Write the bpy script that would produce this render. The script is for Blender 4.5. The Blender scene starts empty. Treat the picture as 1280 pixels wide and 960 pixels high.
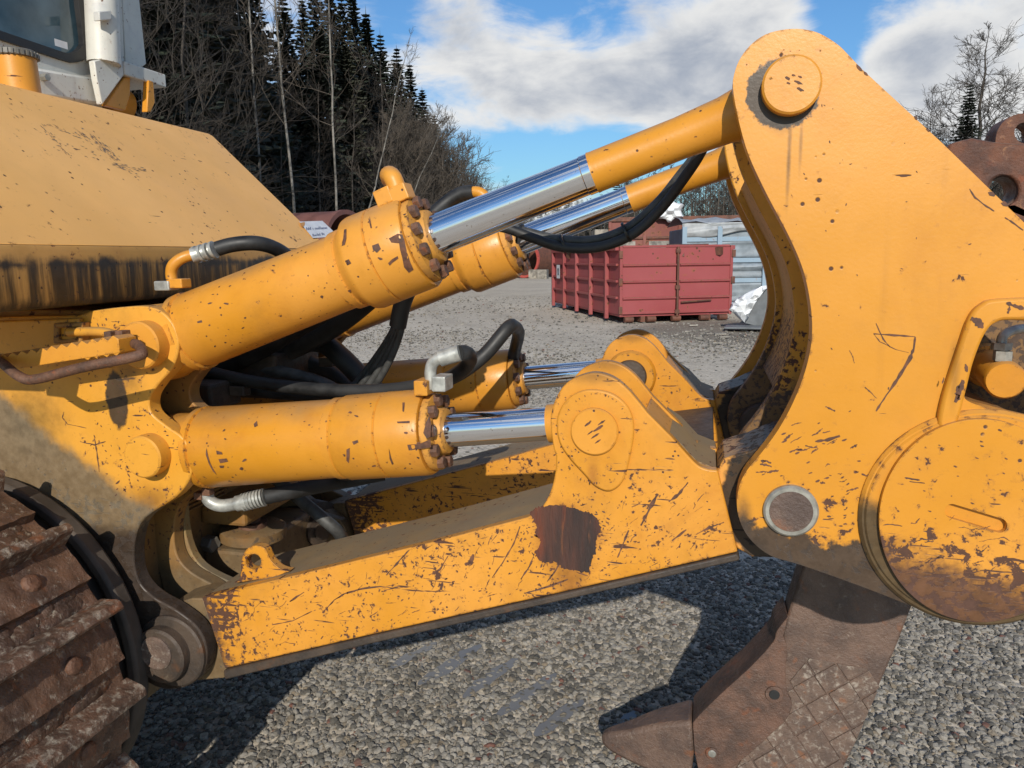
import bpy, bmesh, math, random
import numpy as np
from mathutils import Vector, Matrix
from mathutils.geometry import tessellate_polygon

SC = bpy.context.scene
COL = SC.collection
rnd = random.Random(7)
RAD = math.radians

# ------------------------------------------------------------------ camera
H = 1.65
MROT = Matrix.Rotation(RAD(14.3), 3, 'Z') @ Matrix.Rotation(RAD(90 - 9.35), 3, 'X') @ Matrix.Rotation(RAD(-0.8), 3, 'Z')
cam_d = bpy.data.cameras.new('camera')
cam = bpy.data.objects.new('camera', cam_d)
COL.objects.link(cam)
cam_d.sensor_width = 36
cam_d.lens = 27
cam_d.clip_start = 0.05
cam_d.clip_end = 5000
cam.matrix_world = Matrix.Translation((0, 0, H)) @ MROT.to_4x4()
SC.camera = cam
CAM = Vector((0, 0, H))

# ------------------------------------------------------------------ light and exposure
SUN_EL, SUN_AZ = RAD(26.5), RAD(10)          # azimuth from -Y towards +X
sd = Vector((math.sin(SUN_AZ) * math.cos(SUN_EL), -math.cos(SUN_AZ) * math.cos(SUN_EL), math.sin(SUN_EL)))
sl = bpy.data.lights.new('sun', 'SUN')
sl.energy = 4.3
sl.angle = RAD(0.5)
sl.color = (1.0, 0.93, 0.82)
so = bpy.data.objects.new('sun', sl)
COL.objects.link(so)
so.rotation_euler = (-sd).to_track_quat('-Z', 'Y').to_euler()
SC.view_settings.view_transform = 'Standard'
SC.view_settings.look = 'None'
SC.view_settings.exposure = 0.0
SC.view_settings.gamma = 1.0
SC.view_settings.use_curve_mapping = False


def ray(px, py):
    return MROT @ Vector(((px - 640) / 960, -(py - 480) / 960, -1))


def P(px, py, Y):                       # photo pixel -> point on the upright plane at lateral distance Y
    d = ray(px, py)
    return CAM + d * (Y / d.y)


def PX(px, py, X):
    d = ray(px, py)
    return CAM + d * (X / d.x)


def PG(px, py, z=0.0):
    d = ray(px, py)
    return CAM + d * ((z - H) / d.z)


def depth(p):
    return -(MROT.transposed() @ (Vector(p) - CAM)).z


def RR(r, p):                           # pixels -> metres at p
    return r * depth(p) / 960


# ------------------------------------------------------------------ node helpers
class NT:
    def __init__(self, tree):
        self.t = tree
        self.t.nodes.clear()

    def n(self, typ, **kw):
        nd = self.t.nodes.new(typ)
        for k, v in kw.items():
            setattr(nd, k, v)
        return nd

    def set(self, sock, v):
        if isinstance(v, bpy.types.NodeSocket):
            self.t.links.new(v, sock)
        elif v is not None:
            if sock.type == 'RGBA' and not isinstance(v, (int, float)) and len(v) == 3:
                v = (*v, 1)
            sock.default_value = v

    def math(self, op, a, b=None, c=None, clamp=False):
        nd = self.n('ShaderNodeMath', operation=op, use_clamp=clamp)
        for i, v in enumerate((a, b, c)):
            if v is not None:
                self.set(nd.inputs[i], v)
        return nd.outputs[0]

    def vmath(self, op, a, b=None, out=0):
        nd = self.n('ShaderNodeVectorMath', operation=op)
        self.set(nd.inputs[0], a)
        if b is not None:
            self.set(nd.inputs[1], b)
        return nd.outputs['Value'] if op in ('DOT_PRODUCT', 'LENGTH', 'DISTANCE') else nd.outputs[0]

    def noise(self, vec, scale, detail=4, rough=0.55, dist=0.0):
        nd = self.n('ShaderNodeTexNoise')
        self.set(nd.inputs['Vector'], vec)
        nd.inputs['Scale'].default_value = scale
        nd.inputs['Detail'].default_value = detail
        nd.inputs['Roughness'].default_value = rough
        nd.inputs['Distortion'].default_value = dist
        return nd.outputs[0]

    def voro(self, vec, scale, feature='F1', out='Distance', rand=1.0):
        nd = self.n('ShaderNodeTexVoronoi', feature=feature)
        self.set(nd.inputs['Vector'], vec)
        nd.inputs['Scale'].default_value = scale
        nd.inputs['Randomness'].default_value = rand
        return nd.outputs[out]

    def ramp(self, v, a, b, lo=0.0, hi=1.0):
        nd = self.n('ShaderNodeMapRange', interpolation_type='SMOOTHSTEP')
        self.set(nd.inputs['Value'], v)
        for nm, x in (('From Min', a), ('From Max', b), ('To Min', lo), ('To Max', hi)):
            self.set(nd.inputs[nm], x)
        return nd.outputs[0]

    def mix(self, f, a, b, mode='MIX'):
        nd = self.n('ShaderNodeMix', data_type='RGBA', blend_type=mode)
        self.set(nd.inputs[0], f)
        self.set(nd.inputs[6], a)
        self.set(nd.inputs[7], b)
        return nd.outputs[2]

    def mapping(self, vec, scale=(1, 1, 1), rot=(0, 0, 0), loc=(0, 0, 0)):
        nd = self.n('ShaderNodeMapping')
        self.set(nd.inputs['Vector'], vec)
        nd.inputs['Scale'].default_value = scale
        nd.inputs['Rotation'].default_value = rot
        nd.inputs['Location'].default_value = loc
        return nd.outputs[0]

    def pos(self):
        return self.n('ShaderNodeNewGeometry').outputs['Position']

    def out(self, color, rough=0.5, metal=0.0, bump=None, bstr=0.3, bdist=0.01, spec=None, **kw):
        b = self.n('ShaderNodeBsdfPrincipled')
        self.set(b.inputs['Base Color'], color)
        self.set(b.inputs['Roughness'], rough)
        self.set(b.inputs['Metallic'], metal)
        if spec is not None:
            b.inputs['Specular IOR Level'].default_value = spec
        for k, v in kw.items():
            self.set(b.inputs[k.replace('_', ' ')], v)
        if bump is not None:
            bn = self.n('ShaderNodeBump')
            bn.inputs['Strength'].default_value = bstr
            bn.inputs['Distance'].default_value = bdist
            self.set(bn.inputs['Height'], bump)
            self.t.links.new(bn.outputs[0], b.inputs['Normal'])
        o = self.n('ShaderNodeOutputMaterial')
        self.t.links.new(b.outputs[0], o.inputs[0])
        return b


def new_mat(name):
    m = bpy.data.materials.new(name)
    m.use_nodes = True
    return m, NT(m.node_tree)


RUST = (0.115, 0.046, 0.023)
DARK = (0.050, 0.025, 0.015)
DIRT = (0.066, 0.047, 0.034)


def paint(name, base, wear=0.5, scale=1.0, rough=0.40, masks=(), edge=0.5, streak=0.0, scratch=0.4, fade=0.25, chip=None, dust=0.5):
    """weathered machine paint: fading, chips to bare rust, scratches, worn edges, dirt and shade areas with their own outline"""
    m, t = new_mat(name)
    p = t.pos()
    geo = t.n('ShaderNodeNewGeometry')
    lo = t.noise(p, 2.3 * scale, 4)
    hi = t.noise(p, 17 * scale, 5, 0.6)
    pale = tuple(min(1, c * 0.95 + 0.022) for c in base)
    deep = tuple(c * 0.86 for c in base)
    c = t.mix(t.ramp(lo, 0.3, 0.7), deep, pale)
    c = t.mix(t.math('MULTIPLY', t.ramp(hi, 0.52, 0.75), fade), c, tuple(x * 0.72 for x in base))
    # fine grime film
    gr = t.noise(p, 5.5 * scale, 6, 0.65)
    c = t.mix(t.math('MULTIPLY', t.ramp(gr, 0.5, 0.8), fade * 0.9), c, tuple(x * 0.6 for x in (base[0] * .6, base[1] * .7, base[2] + .03)))
    # dust on surfaces facing up
    nz = t.n('ShaderNodeSeparateXYZ')
    t.set(nz.inputs[0], geo.outputs['Normal'])
    up = t.ramp(nz.outputs[2], 0.45, 0.9)
    c = t.mix(t.math('MULTIPLY', up, t.math('MULTIPLY', t.ramp(t.noise(p, 7, 5), 0.25, 0.65), dust)), c, (0.22, 0.165, 0.10))
    wearmap = None
    fac_masks = []
    for k in masks:
        nz_ = t.noise(p, k.get('ns', 14), 6, 0.65)
        if k['kind'] == 'line':          # signed distance in XZ from a line, positive on the side of n
            (x0, z0), (nx, nzz) = k['p'], k['n']
            s = t.math('SUBTRACT', t.vmath('DOT_PRODUCT', p, (nx, 0, nzz)), x0 * nx + z0 * nzz)
        elif k['kind'] == 'circle':
            x0, y0, z0 = k['c']
            q = t.vmath('MULTIPLY', t.vmath('SUBTRACT', p, (x0, y0, z0)), k.get('sc', (1, 0, 1)))
            s = t.math('SUBTRACT', k['r'], t.vmath('LENGTH', q))
        s = t.math('ADD', s, t.math('MULTIPLY', t.math('SUBTRACT', nz_, 0.5), k.get('amp', 0.1)))
        f = t.ramp(s, 0, k.get('w', 0.05), 0, k.get('str', 1.0))
        fac_masks.append((f, k))
        if k.get('wear'):
            w = t.math('MULTIPLY', t.ramp(s, 0, k.get('w', 0.05)), k['wear'])
            wearmap = w if wearmap is None else t.math('MAXIMUM', wearmap, w)
    # chips
    na = t.noise(p, 48 * scale, 7, 0.62, 0.3)
    nl = t.noise(p, 4.2 * scale, 3)
    v = t.math('ADD', na, t.math('MULTIPLY', t.math('SUBTRACT', nl, 0.5), 0.30))
    if edge:
        bv = t.n('ShaderNodeBevel', samples=4)
        bv.inputs['Radius'].default_value = 0.011
        e = t.math('SUBTRACT', 1.0, t.vmath('DOT_PRODUCT', bv.outputs[0], geo.outputs['Normal']))
        e = t.ramp(e, 0.02, 0.25)
        v = t.math('ADD', v, t.math('MULTIPLY', e, 0.17 * edge))
    if wearmap is not None:
        v = t.math('ADD', v, wearmap)
    th = 0.705 - 0.11 * wear
    chips = t.ramp(v, th, th + 0.025)
    halo = t.ramp(v, th - 0.07, th + 0.03)
    # small isolated specks
    sp = t.voro(p, 38 * scale)
    spm = t.math('MULTIPLY', t.ramp(sp, 0.16, 0.10), t.ramp(t.noise(p, 9 * scale, 2), 0.575 - 0.14 * wear, 0.62 - 0.14 * wear))
    chips = t.math('MAXIMUM', chips, spm)
    if scratch:
        for ang, sca in ((0.75, (9, 9, 95)), (-0.5, (9, 9, 80)), (1.25, (7, 7, 110))):
            mp = t.mapping(p, sca, (0, ang, 0), (ang * 7, 0, 0))
            s1 = t.noise(mp, 1.0, 3, 0.5)
            s1 = t.math('ADD', s1, t.math('MULTIPLY', t.math('SUBTRACT', t.noise(p, 6, 2), 0.5), 0.28))
            if wearmap is not None:
                s1 = t.math('ADD', s1, t.math('MULTIPLY', wearmap, 0.5))
            chips = t.math('MAXIMUM', chips, t.ramp(s1, 0.765 - 0.10 * scratch, 0.785 - 0.10 * scratch))
    rc = t.mix(t.noise(p, 90, 4), chip or RUST, DARK)
    wash = t.math('MULTIPLY', t.ramp(t.noise(p, 3.1 * scale, 7, 0.7, 0.6), 0.50, 0.74), min(0.55, 0.9 * fade))
    c = t.mix(wash, c, (base[0] * 0.55, base[1] * 0.42, base[2] * 0.6))
    c = t.mix(t.math('MULTIPLY', halo, 0.45), c, (0.30, 0.12, 0.03))
    c = t.mix(chips, c, rc)
    if streak:
        mp = t.mapping(p, (26, 26, 1.6))
        st = t.ramp(t.noise(mp, 1.0, 4, 0.6), 0.55, 0.8)
        c = t.mix(t.math('MULTIPLY', st, streak), c, (0.14, 0.055, 0.02))
    for f, k in fac_masks:
        if k.get('col') is None:
            continue
        dc = t.mix(t.ramp(t.noise(p, 30, 6, 0.7), 0.3, 0.7), k['col'], tuple(x * 0.55 for x in k['col']))
        if k.get('streaky'):
            mp = t.mapping(p, (30, 30, 2.0))
            f = t.math('MULTIPLY', f, t.ramp(t.noise(mp, 1.0, 5, 0.65), 0.27, 0.58))
        c = t.mix(f, c, dc)
    rg = t.ramp(chips, 0, 1, rough, 0.75)
    rg = t.math('ADD', rg, t.math('MULTIPLY', t.math('SUBTRACT', gr, 0.5), 0.35))
    hgt = t.math('SUBTRACT', t.math('MULTIPLY', t.noise(p, 130, 3), 0.18), t.math('MULTIPLY', chips, 0.6))
    hgt = t.math('ADD', hgt, t.math('MULTIPLY', t.noise(p, 6, 2), 0.9))
    t.out(c, rg, 0, hgt, 0.35, 0.004, spec=0.4)
    return m


def rusty(name, a=(0.10, 0.055, 0.036), b=(0.045, 0.026, 0.020), hi=(0.19, 0.15, 0.12), rough=0.62, scale=1.0, metal=0.0, himask=(0.58, 0.78), bstr=0.6, stretch=None):
    m, t = new_mat(name)
    p = t.pos()
    if stretch:
        p = t.mapping(p, stretch)
    n1 = t.noise(p, 9 * scale, 6, 0.65)
    n2 = t.noise(p, 34 * scale, 6, 0.7, 0.4)
    c = t.mix(t.ramp(n1, 0.32, 0.68), a, b)
    c = t.mix(t.ramp(n2, *himask), c, hi)
    c = t.mix(t.math('MULTIPLY', t.ramp(t.noise(p, 15 * scale, 5), 0.58, 0.72), 0.6), c, (a[0] * 1.5, a[1] * 0.9, a[2] * 0.5))
    h = t.math('ADD', t.math('MULTIPLY', t.noise(p, 70 * scale, 6, 0.7), 0.7), n1)
    t.out(c, t.ramp(n2, 0.3, 0.7, rough + .12, rough - .12), metal, h, bstr, 0.006)
    return m


def plain(name, col, rough=0.5, metal=0.0, var=0.25, scale=20, bstr=0.15, **kw):
    m, t = new_mat(name)
    p = t.pos()
    n1 = t.noise(p, scale, 5, 0.6)
    n2 = t.noise(p, scale * 0.2, 3)
    c = t.mix(t.ramp(n1, 0.3, 0.7), tuple(x * (1 - var) for x in col), tuple(min(1, x * (1 + var)) for x in col))
    c = t.mix(t.math('MULTIPLY', t.ramp(n2, 0.45, 0.75), var), c, tuple(x * 0.5 + .03 for x in col))
    t.out(c, t.ramp(n1, 0.2, 0.8, rough * 0.8, min(1, rough * 1.2)), metal, n1, bstr, 0.003, **kw)
    return m


# ------------------------------------------------------------------ object helpers
def tag(o, label=None, cat=None, group=None, kind=None):
    for k, v in (('label', label), ('category', cat), ('group', group), ('kind', kind)):
        if v:
            o[k] = v
    return o


def empty(name, loc, rz=0.0, label=None, cat=None, group=None):
    o = bpy.data.objects.new(name, None)
    COL.objects.link(o)
    o.location = loc
    o.rotation_euler = (0, 0, rz)
    o.empty_display_size = 0.2
    return tag(o, label, cat, group)


def link(name, me, mat, parent=None, smooth=None, bevel=0.0, kind=None, label=None, world=False, seg=2):
    if isinstance(me, bmesh.types.BMesh):
        bm, me = me, bpy.data.meshes.new(name)
        bmesh.ops.recalc_face_normals(bm, faces=bm.faces)
        bm.to_mesh(me)
        bm.free()
    if mat:
        me.materials.append(mat)
    if smooth is not None:
        for f in me.polygons:
            f.use_smooth = True
        me.set_sharp_from_angle(angle=RAD(smooth))
    o = bpy.data.objects.new(name, me)
    COL.objects.link(o)
    if parent:
        o.parent = parent
        if world:
            o.matrix_parent_inverse = Matrix.Translation(-Vector(parent.location))
    if bevel:
        md = o.modifiers.new('bevel', 'BEVEL')
        md.width = bevel
        md.segments = seg
        md.limit_method = 'ANGLE'
        md.angle_limit = RAD(40)
        md.harden_normals = False
    tag(o, label, kind=kind)
    return o


def cr(pts, k=6, closed=True):
    """Catmull-Rom through points; a truthy last element marks a sharp corner"""
    n = len(pts)
    out = []
    rng = range(n if closed else n - 1)
    V = [Vector(p[:2]) for p in pts]
    S = [len(p) > 2 and bool(p[2]) for p in pts]
    for i in rng:
        j = (i + 1) % n
        p1, p2 = V[i], V[j]
        p0 = p1 if (S[i] or (not closed and i == 0)) else V[i - 1]
        p3 = p2 if (S[j] or (not closed and j == n - 1)) else V[(i + 2) % n]
        if S[i] and S[j]:
            out.append(tuple(p1))
            continue
        for s in range(k):
            u = s / k
            out.append(tuple(0.5 * ((2 * p1) + (p2 - p0) * u + (2 * p0 - 5 * p1 + 4 * p2 - p3) * u * u + (3 * p1 - p0 - 3 * p2 + p3) * u ** 3)))
    if not closed:
        out.append(tuple(V[-1]))
    return out


def circ(cx, cy, r, n=28, ry=None):
    return [(cx + r * math.cos(2 * math.pi * i / n), cy + (ry or r) * math.sin(2 * math.pi * i / n)) for i in range(n)]


def slab(loops, f0, f1):
    """solid from an outer loop and hole loops; f0/f1 map a 2-D point to the front / back 3-D point"""
    bm = bmesh.new()
    fr = [[bm.verts.new(f0(q)) for q in lp] for lp in loops]
    bk = [[bm.verts.new(f1(q)) for q in lp] for lp in loops]
    ff = [v for l in fr for v in l]
    bb = [v for l in bk for v in l]
    if len(loops) == 1:
        bm.faces.new(fr[0])
        bm.faces.new(list(reversed(bk[0])))
    else:
        tri = tessellate_polygon([[Vector((q[0], q[1], 0)) for q in lp] for lp in loops])
        for a, b, c in tri:
            try:
                bm.faces.new((ff[a], ff[b], ff[c]))
                bm.faces.new((bb[c], bb[b], bb[a]))
            except ValueError:
                pass
    for lf, lb in zip(fr, bk):
        n = len(lf)
        for i in range(n):
            j = (i + 1) % n
            bm.faces.new((lf[i], lf[j], lb[j], lb[i]))
    return bm


def plate(name, outline, y0, y1, mat, parent, holes=(), bevel=0.004, world=True, smooth=35, **kw):
    """outline in photo pixels as seen on the plane Y=y0; real thickness to y1"""
    yt = kw.pop('trace', y0)

    def f0(q):
        p = P(q[0], q[1], yt)
        return (p.x, y0, p.z)

    def f1(q):
        p = P(q[0], q[1], yt)
        return (p.x, y1, p.z)
    bm = slab([outline] + list(holes), f0, f1)
    return link(name, bm, mat, parent, smooth, bevel, world=world, **kw)


def xz(name, poly, y0, y1, mat, parent, bevel=0.004, world=True, smooth=35, **kw):
    bm = slab([poly], lambda q: (q[0], y0, q[1]), lambda q: (q[0], y1, q[1]))
    return link(name, bm, mat, parent, smooth, bevel, world=world, **kw)


def box_bm(bm, x0, x1, y0, y1, z0, z1, M=None):
    vs = [bm.verts.new((x, y, z)) for x in (x0, x1) for y in (y0, y1) for z in (z0, z1)]
    for f in ((0, 1, 3, 2), (4, 6, 7, 5), (0, 4, 5, 1), (2, 3, 7, 6), (0, 2, 6, 4), (1, 5, 7, 3)):
        bm.faces.new([vs[i] for i in f])
    if M is not None:
        bmesh.ops.transform(bm, matrix=M, verts=vs)
    return vs


def box(name, x0, x1, y0, y1, z0, z1, mat, parent, bevel=0.004, world=False, **kw):
    bm = bmesh.new()
    box_bm(bm, x0, x1, y0, y1, z0, z1)
    return link(name, bm, mat, parent, None, bevel, world=world, **kw)


def frame(d):
    d = Vector(d).normalized()
    a = Vector((0, 0, 1)) if abs(d.z) < 0.9 else Vector((1, 0, 0))
    u = d.cross(a).normalized()
    return d, u, u.cross(d).normalized()


def lathe_bm(p0, d, prof, seg=36, bm=None, phase=0.0):
    bm = bm or bmesh.new()
    p0 = Vector(p0)
    d, u, v = frame(d)
    rings = []
    for t, r in prof:
        c = p0 + d * t
        rings.append([bm.verts.new(c + (u * math.cos(a) + v * math.sin(a)) * r) for a in (phase + 2 * math.pi * i / seg for i in range(seg))])
    for a, b in zip(rings, rings[1:]):
        for i in range(seg):
            j = (i + 1) % seg
            bm.faces.new((a[i], a[j], b[j], b[i]))
    bm.faces.new(list(reversed(rings[0])))
    bm.faces.new(rings[-1])
    return bm


def lathe(name, p0, d, prof, mat, parent, seg=36, world=True, smooth=35, **kw):
    return link(name, lathe_bm(p0, d, prof, seg), mat, parent, smooth, world=world, **kw)


def cyl_y(name, px, py, ytrace, r_px, y0, y1, mat, parent, ch=0.005, seg=40, world=True, **kw):
    """a pin or disc whose axis runs across the machine"""
    p = P(px, py, ytrace)
    r = RR(r_px, p)
    L = y1 - y0
    return lathe(name, (p.x, y0, p.z), (0, 1, 0), [(0, r - ch), (ch, r), (L, r)], mat, parent, seg, world, **kw)


def cr3(pts, k=8):
    V = [Vector(p) for p in pts]
    out = []
    for i in range(len(V) - 1):
        p1, p2 = V[i], V[i + 1]
        p0 = V[i - 1] if i else p1 * 2 - p2
        p3 = V[i + 2] if i + 2 < len(V) else p2 * 2 - p1
        for s in range(k):
            u = s / k
            out.append(0.5 * ((2 * p1) + (p2 - p0) * u + (2 * p0 - 5 * p1 + 4 * p2 - p3) * u * u + (3 * p1 - p0 - 3 * p2 + p3) * u ** 3))
    out.append(V[-1])
    return out


def tube_bm(pts, r, seg=12, bm=None):
    bm = bm or bmesh.new()
    rings = []
    u = None
    n = len(pts)
    for i, p in enumerate(pts):
        t = (pts[min(i + 1, n - 1)] - pts[max(i - 1, 0)]).normalized()
        if u is None:
            _, u, _ = frame(t)
        u = (u - t * u.dot(t)).normalized()
        w = t.cross(u)
        ri = r(i / (n - 1)) if callable(r) else r
        rings.append([bm.verts.new(p + (u * math.cos(a) + w * math.sin(a)) * ri) for a in (2 * math.pi * k / seg for k in range(seg))])
    for a, b in zip(rings, rings[1:]):
        for k in range(seg):
            j = (k + 1) % seg
            bm.faces.new((a[k], a[j], b[j], b[k]))
    bm.faces.new(list(reversed(rings[0])))
    bm.faces.new(rings[-1])
    return bm


def hose(name, pts, r_px, mat, parent, k=8, seg=12, world=True, **kw):
    """pts: (px, py, Y)"""
    w = [P(*q) for q in pts]
    r = RR(r_px, w[len(w) // 2])
    return link(name, tube_bm(cr3(w, k), r, seg), mat, parent, 60, world=world, **kw)


def copy_part(o, dy, label=None):
    c = o.copy()
    COL.objects.link(c)
    c.location.y += dy
    if label:
        c['label'] = label
    for ch in o.children:
        g = ch.copy()
        COL.objects.link(g)
        g.parent = c
    return c


def copy_tree(o, parent=None):
    c = o.copy()
    COL.objects.link(c)
    if parent:
        c.parent = parent
    for ch in o.children:
        copy_tree(ch, c)
    return c


def pydata(name, verts, faces):
    me = bpy.data.meshes.new(name)
    verts = np.asarray(verts, dtype=np.float32)
    faces = np.asarray(faces, dtype=np.int32)
    me.vertices.add(len(verts))
    me.vertices.foreach_set('co', verts.ravel())
    k = faces.shape[1]
    me.loops.add(faces.size)
    me.loops.foreach_set('vertex_index', faces.ravel())
    me.polygons.add(len(faces))
    me.polygons.foreach_set('loop_start', np.arange(0, faces.size, k, dtype=np.int32))
    me.update(calc_edges=True)
    return me


# ------------------------------------------------------------------ world: daylight sky with broken cloud
w = bpy.data.worlds.new('World')
SC.world = w
w.use_nodes = True
t = NT(w.node_tree)
sky = t.n('ShaderNodeTexSky', sky_type='NISHITA')
sky.sun_disc = False
sky.sun_elevation = SUN_EL
sky.sun_rotation = RAD(180) - SUN_AZ
sky.air_density = 1.3
sky.dust_density = 0.6
sky.ozone_density = 2.0
gen = t.n('ShaderNodeTexCoord').outputs['Generated']
sep = t.n('ShaderNodeSeparateXYZ')
t.set(sep.inputs[0], gen)
zz = t.math('MAXIMUM', sep.outputs[2], 0.02)
# cloud layer coordinates: direction stretched towards the horizon
az = t.math('ARCTAN2', sep.outputs[0], sep.outputs[1])
el = t.math('ARCSINE', sep.outputs[2])
uv = t.n('ShaderNodeCombineXYZ')
t.set(uv.inputs[0], t.math('MULTIPLY', az, 1.0))
t.set(uv.inputs[1], t.math('MULTIPLY', el, 1.7))
uvv = uv.outputs[0]
n1 = t.noise(uvv, 3.2, 8, 0.56, 0.25)
n2 = t.noise(t.mapping(uvv, (1, 1, 1), (0, 0, 0), (0.015, 0.05, 0)), 3.2, 8, 0.56, 0.25)


def blob(px, py, sx, sy, amp):
    d = ray(px, py).normalized()
    a0, e0 = math.atan2(d.x, d.y), math.asin(d.z)
    x = t.math('DIVIDE', t.math('SUBTRACT', az, a0), sx / 960)
    y = t.math('DIVIDE', t.math('SUBTRACT', el, e0), sy / 960)
    r2 = t.math('ADD', t.math('MULTIPLY', x, x), t.math('MULTIPLY', y, y))
    return t.math('MULTIPLY', t.math('EXPONENT', t.math('MULTIPLY', r2, -1.0)), amp)


field = None
for b in ((700, 110, 150, 62, 0.26), (850, 95, 110, 75, 0.23), (600, 60, 110, 50, 0.16), (560, 20, 80, 40, 0.14), (1200, 40, 130, 75, 0.36), (1130, 90, 60, 40, 0.16),
          (960, 25, 70, 40, 0.16), (1050, 40, 42, 75, -0.34), (690, 190, 150, 26, -0.32), (745, 45, 60, 26, -0.16), (650, 18, 70, 18, -0.10), (1250, 120, 80, 40, 0.14),
          (250, 60, 200, 90, 0.12), (500, 40, 40, 60, -0.06)):
    v = blob(*b)
    field = v if field is None else t.math('ADD', field, v)
n3 = t.noise(t.mapping(uvv, (1, 1.5, 1), (0, 0, 0.35)), 8.0, 8, 0.6, 0.5)
dens = t.math('ADD', t.math('ADD', n1, field), t.math('MULTIPLY', t.math('SUBTRACT', n3, 0.5), 0.62))
mask = t.ramp(dens, 0.47, 0.72)
# lit rims and grey bellies of the cloud
light = t.math('ADD', t.math('SUBTRACT', n1, n2), 0.0)
shade = t.ramp(t.math('ADD', t.math('MULTIPLY', light, 1.6), t.math('MULTIPLY', t.math('SUBTRACT', 0.78, dens), 0.9)), -0.28, 0.22)
ccol = t.mix(shade, (4.0, 4.6, 5.7), (9.8, 9.8, 9.7))
deepsky = t.mix(1.0, sky.outputs[0], (0.60, 0.98, 1.42), 'MULTIPLY')
col = t.mix(t.math('MULTIPLY', mask, t.ramp(sep.outputs[2], -0.02, 0.05)), deepsky, ccol)
bg = t.n('ShaderNodeBackground')
t.set(bg.inputs[0], col)
bg.inputs[1].default_value = 0.085
wo = t.n('ShaderNodeOutputWorld')
t.t.links.new(bg.outputs[0], wo.inputs[0])

# ------------------------------------------------------------------ materials
YEL = (0.65, 0.272, 0.019)
def ln(a, b, Y, side='below'):
    """line through two photo pixels on plane Y -> point and normal in XZ, positive below"""
    p, q = P(*a, Y), P(*b, Y)
    d = Vector((q.x - p.x, q.z - p.z)).normalized()
    n = Vector((d.y, -d.x))
    if (n.y > 0) == (side == 'below'):
        n = -n
    return dict(kind='line', p=(p.x, p.z), n=(n.x, n.y))


def cc(px, py, Y, r_px):
    p = P(px, py, Y)
    return dict(kind='circle', c=(p.x, 0, p.z), r=RR(r_px, p))


Y_ARM, Y_BEAM, Y_BR, Y_AX, DY = 1.585, 1.645, 1.63, 1.73, 0.83
MAT = {}
def run(px, py, Y, w_px, h_px, strength, col=(0.11, 0.060, 0.022)):
    p = P(px, py, Y)
    a, b = RR(w_px, p), RR(h_px, p)
    return dict(kind='circle', c=(p.x, 0, p.z), r=b, sc=(b / a, 0, 1), w=b, amp=b * 0.5, ns=30, str=strength, col=col)


MAT['arm'] = paint('paint_arm', YEL, 0.15, 0.8, 0.38, scratch=0.05, edge=0.8, fade=0.28, streak=0.10, masks=[
    run(986, 200, Y_ARM, 4, 80, 0.7), run(1001, 180, Y_ARM, 3.5, 50, 0.5), run(1130, 640, Y_ARM, 60, 70, 0.35), run(975, 150, Y_ARM, 26, 22, 0.5), run(1190, 470, Y_ARM, 8, 60, 0.4),
    {**ln((915, 645), (1110, 684), Y_ARM), 'w': 0.018, 'amp': 0.12, 'ns': 19, 'str': 0.97, 'col': DIRT},
    run(928, 655, Y_ARM, 16, 50, 0.95, DIRT), run(945, 690, Y_ARM, 30, 26, 0.95, DIRT),
    {**ln((930, 545), (1280, 545), Y_ARM), 'w': 0.09, 'amp': 0.08, 'wear': 0.09},
    {**cc(979, 116, Y_ARM, 45), 'w': 0.006, 'amp': 0.050, 'ns': 34, 'str': 0.96, 'col': (0.03, 0.022, 0.015)}])
MAT['arm_in'] = paint('paint_arm_inside', (0.66, 0.30, 0.02), 0.5, 1.5, 0.5, scratch=0.1, edge=0.7, fade=0.35, masks=[
    {**ln((880, 430), (1040, 365), Y_ARM), 'w': 0.12, 'amp': 0.12, 'wear': 0.13},
    {**ln((880, 555), (1040, 470), Y_ARM), 'w': 0.05, 'amp': 0.12, 'str': 0.8, 'col': (0.10, 0.070, 0.050)}])
MAT['disc'] = paint('paint_disc', YEL, 0.35, 0.9, 0.4, scratch=0.35, edge=0.7, fade=0.2, masks=[
    {**ln((1080, 620), (1280, 655), 1.55), 'w': 0.10, 'amp': 0.10, 'ns': 20, 'wear': 0.16},
    {**ln((1080, 655), (1280, 715), 1.55), 'w': 0.07, 'amp': 0.14, 'ns': 26, 'str': 0.92, 'col': (0.105, 0.050, 0.033)}])
MAT['rim'] = paint('paint_disc_rim', YEL, 0.35, 0.9, 0.45, scratch=0.2, edge=0.8, fade=0.3, masks=[
    {**ln((1080, 600), (1280, 700), 1.55), 'w': 0.06, 'amp': 0.10, 'ns': 15, 'str': 0.95, 'col': (0.075, 0.055, 0.028)}])
MAT['beam'] = paint('paint_beam', YEL, 0.45, 1.35, 0.42, scratch=0.45, edge=0.9, fade=0.42, streak=0.08, masks=[
    {**cc(709, 674, Y_BEAM, 56), 'w': 0.05, 'amp': 0.10, 'ns': 26, 'str': 0.55, 'col': (0.30, 0.105, 0.022), 'wear': 0.10}, run(712, 735, Y_BEAM, 26, 34, 0.6, (0.24, 0.085, 0.02)),
    run(742, 590, Y_BEAM, 12, 26, 0.55, (0.30, 0.10, 0.02)), run(710, 720, Y_BEAM, 40, 30, 0.5, (0.22, 0.08, 0.02)), run(742, 470, Y_BEAM, 50, 16, 0.5),
    {**ln((620, 655), (940, 640), Y_BEAM), 'w': 0.05, 'amp': 0.05, 'wear': 0.05},
    {**ln((345, 690), (390, 850), Y_BEAM, 'above'), 'n': (-0.96, -0.27), 'w': 0.20, 'amp': 0.12, 'wear': 0.16},
    {**ln((258, 690), (303, 850), Y_BEAM), 'n': (-0.96, -0.27), 'w': 0.09, 'amp': 0.16, 'ns': 40, 'str': 0.9, 'col': (0.10, 0.052, 0.034)}])
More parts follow.
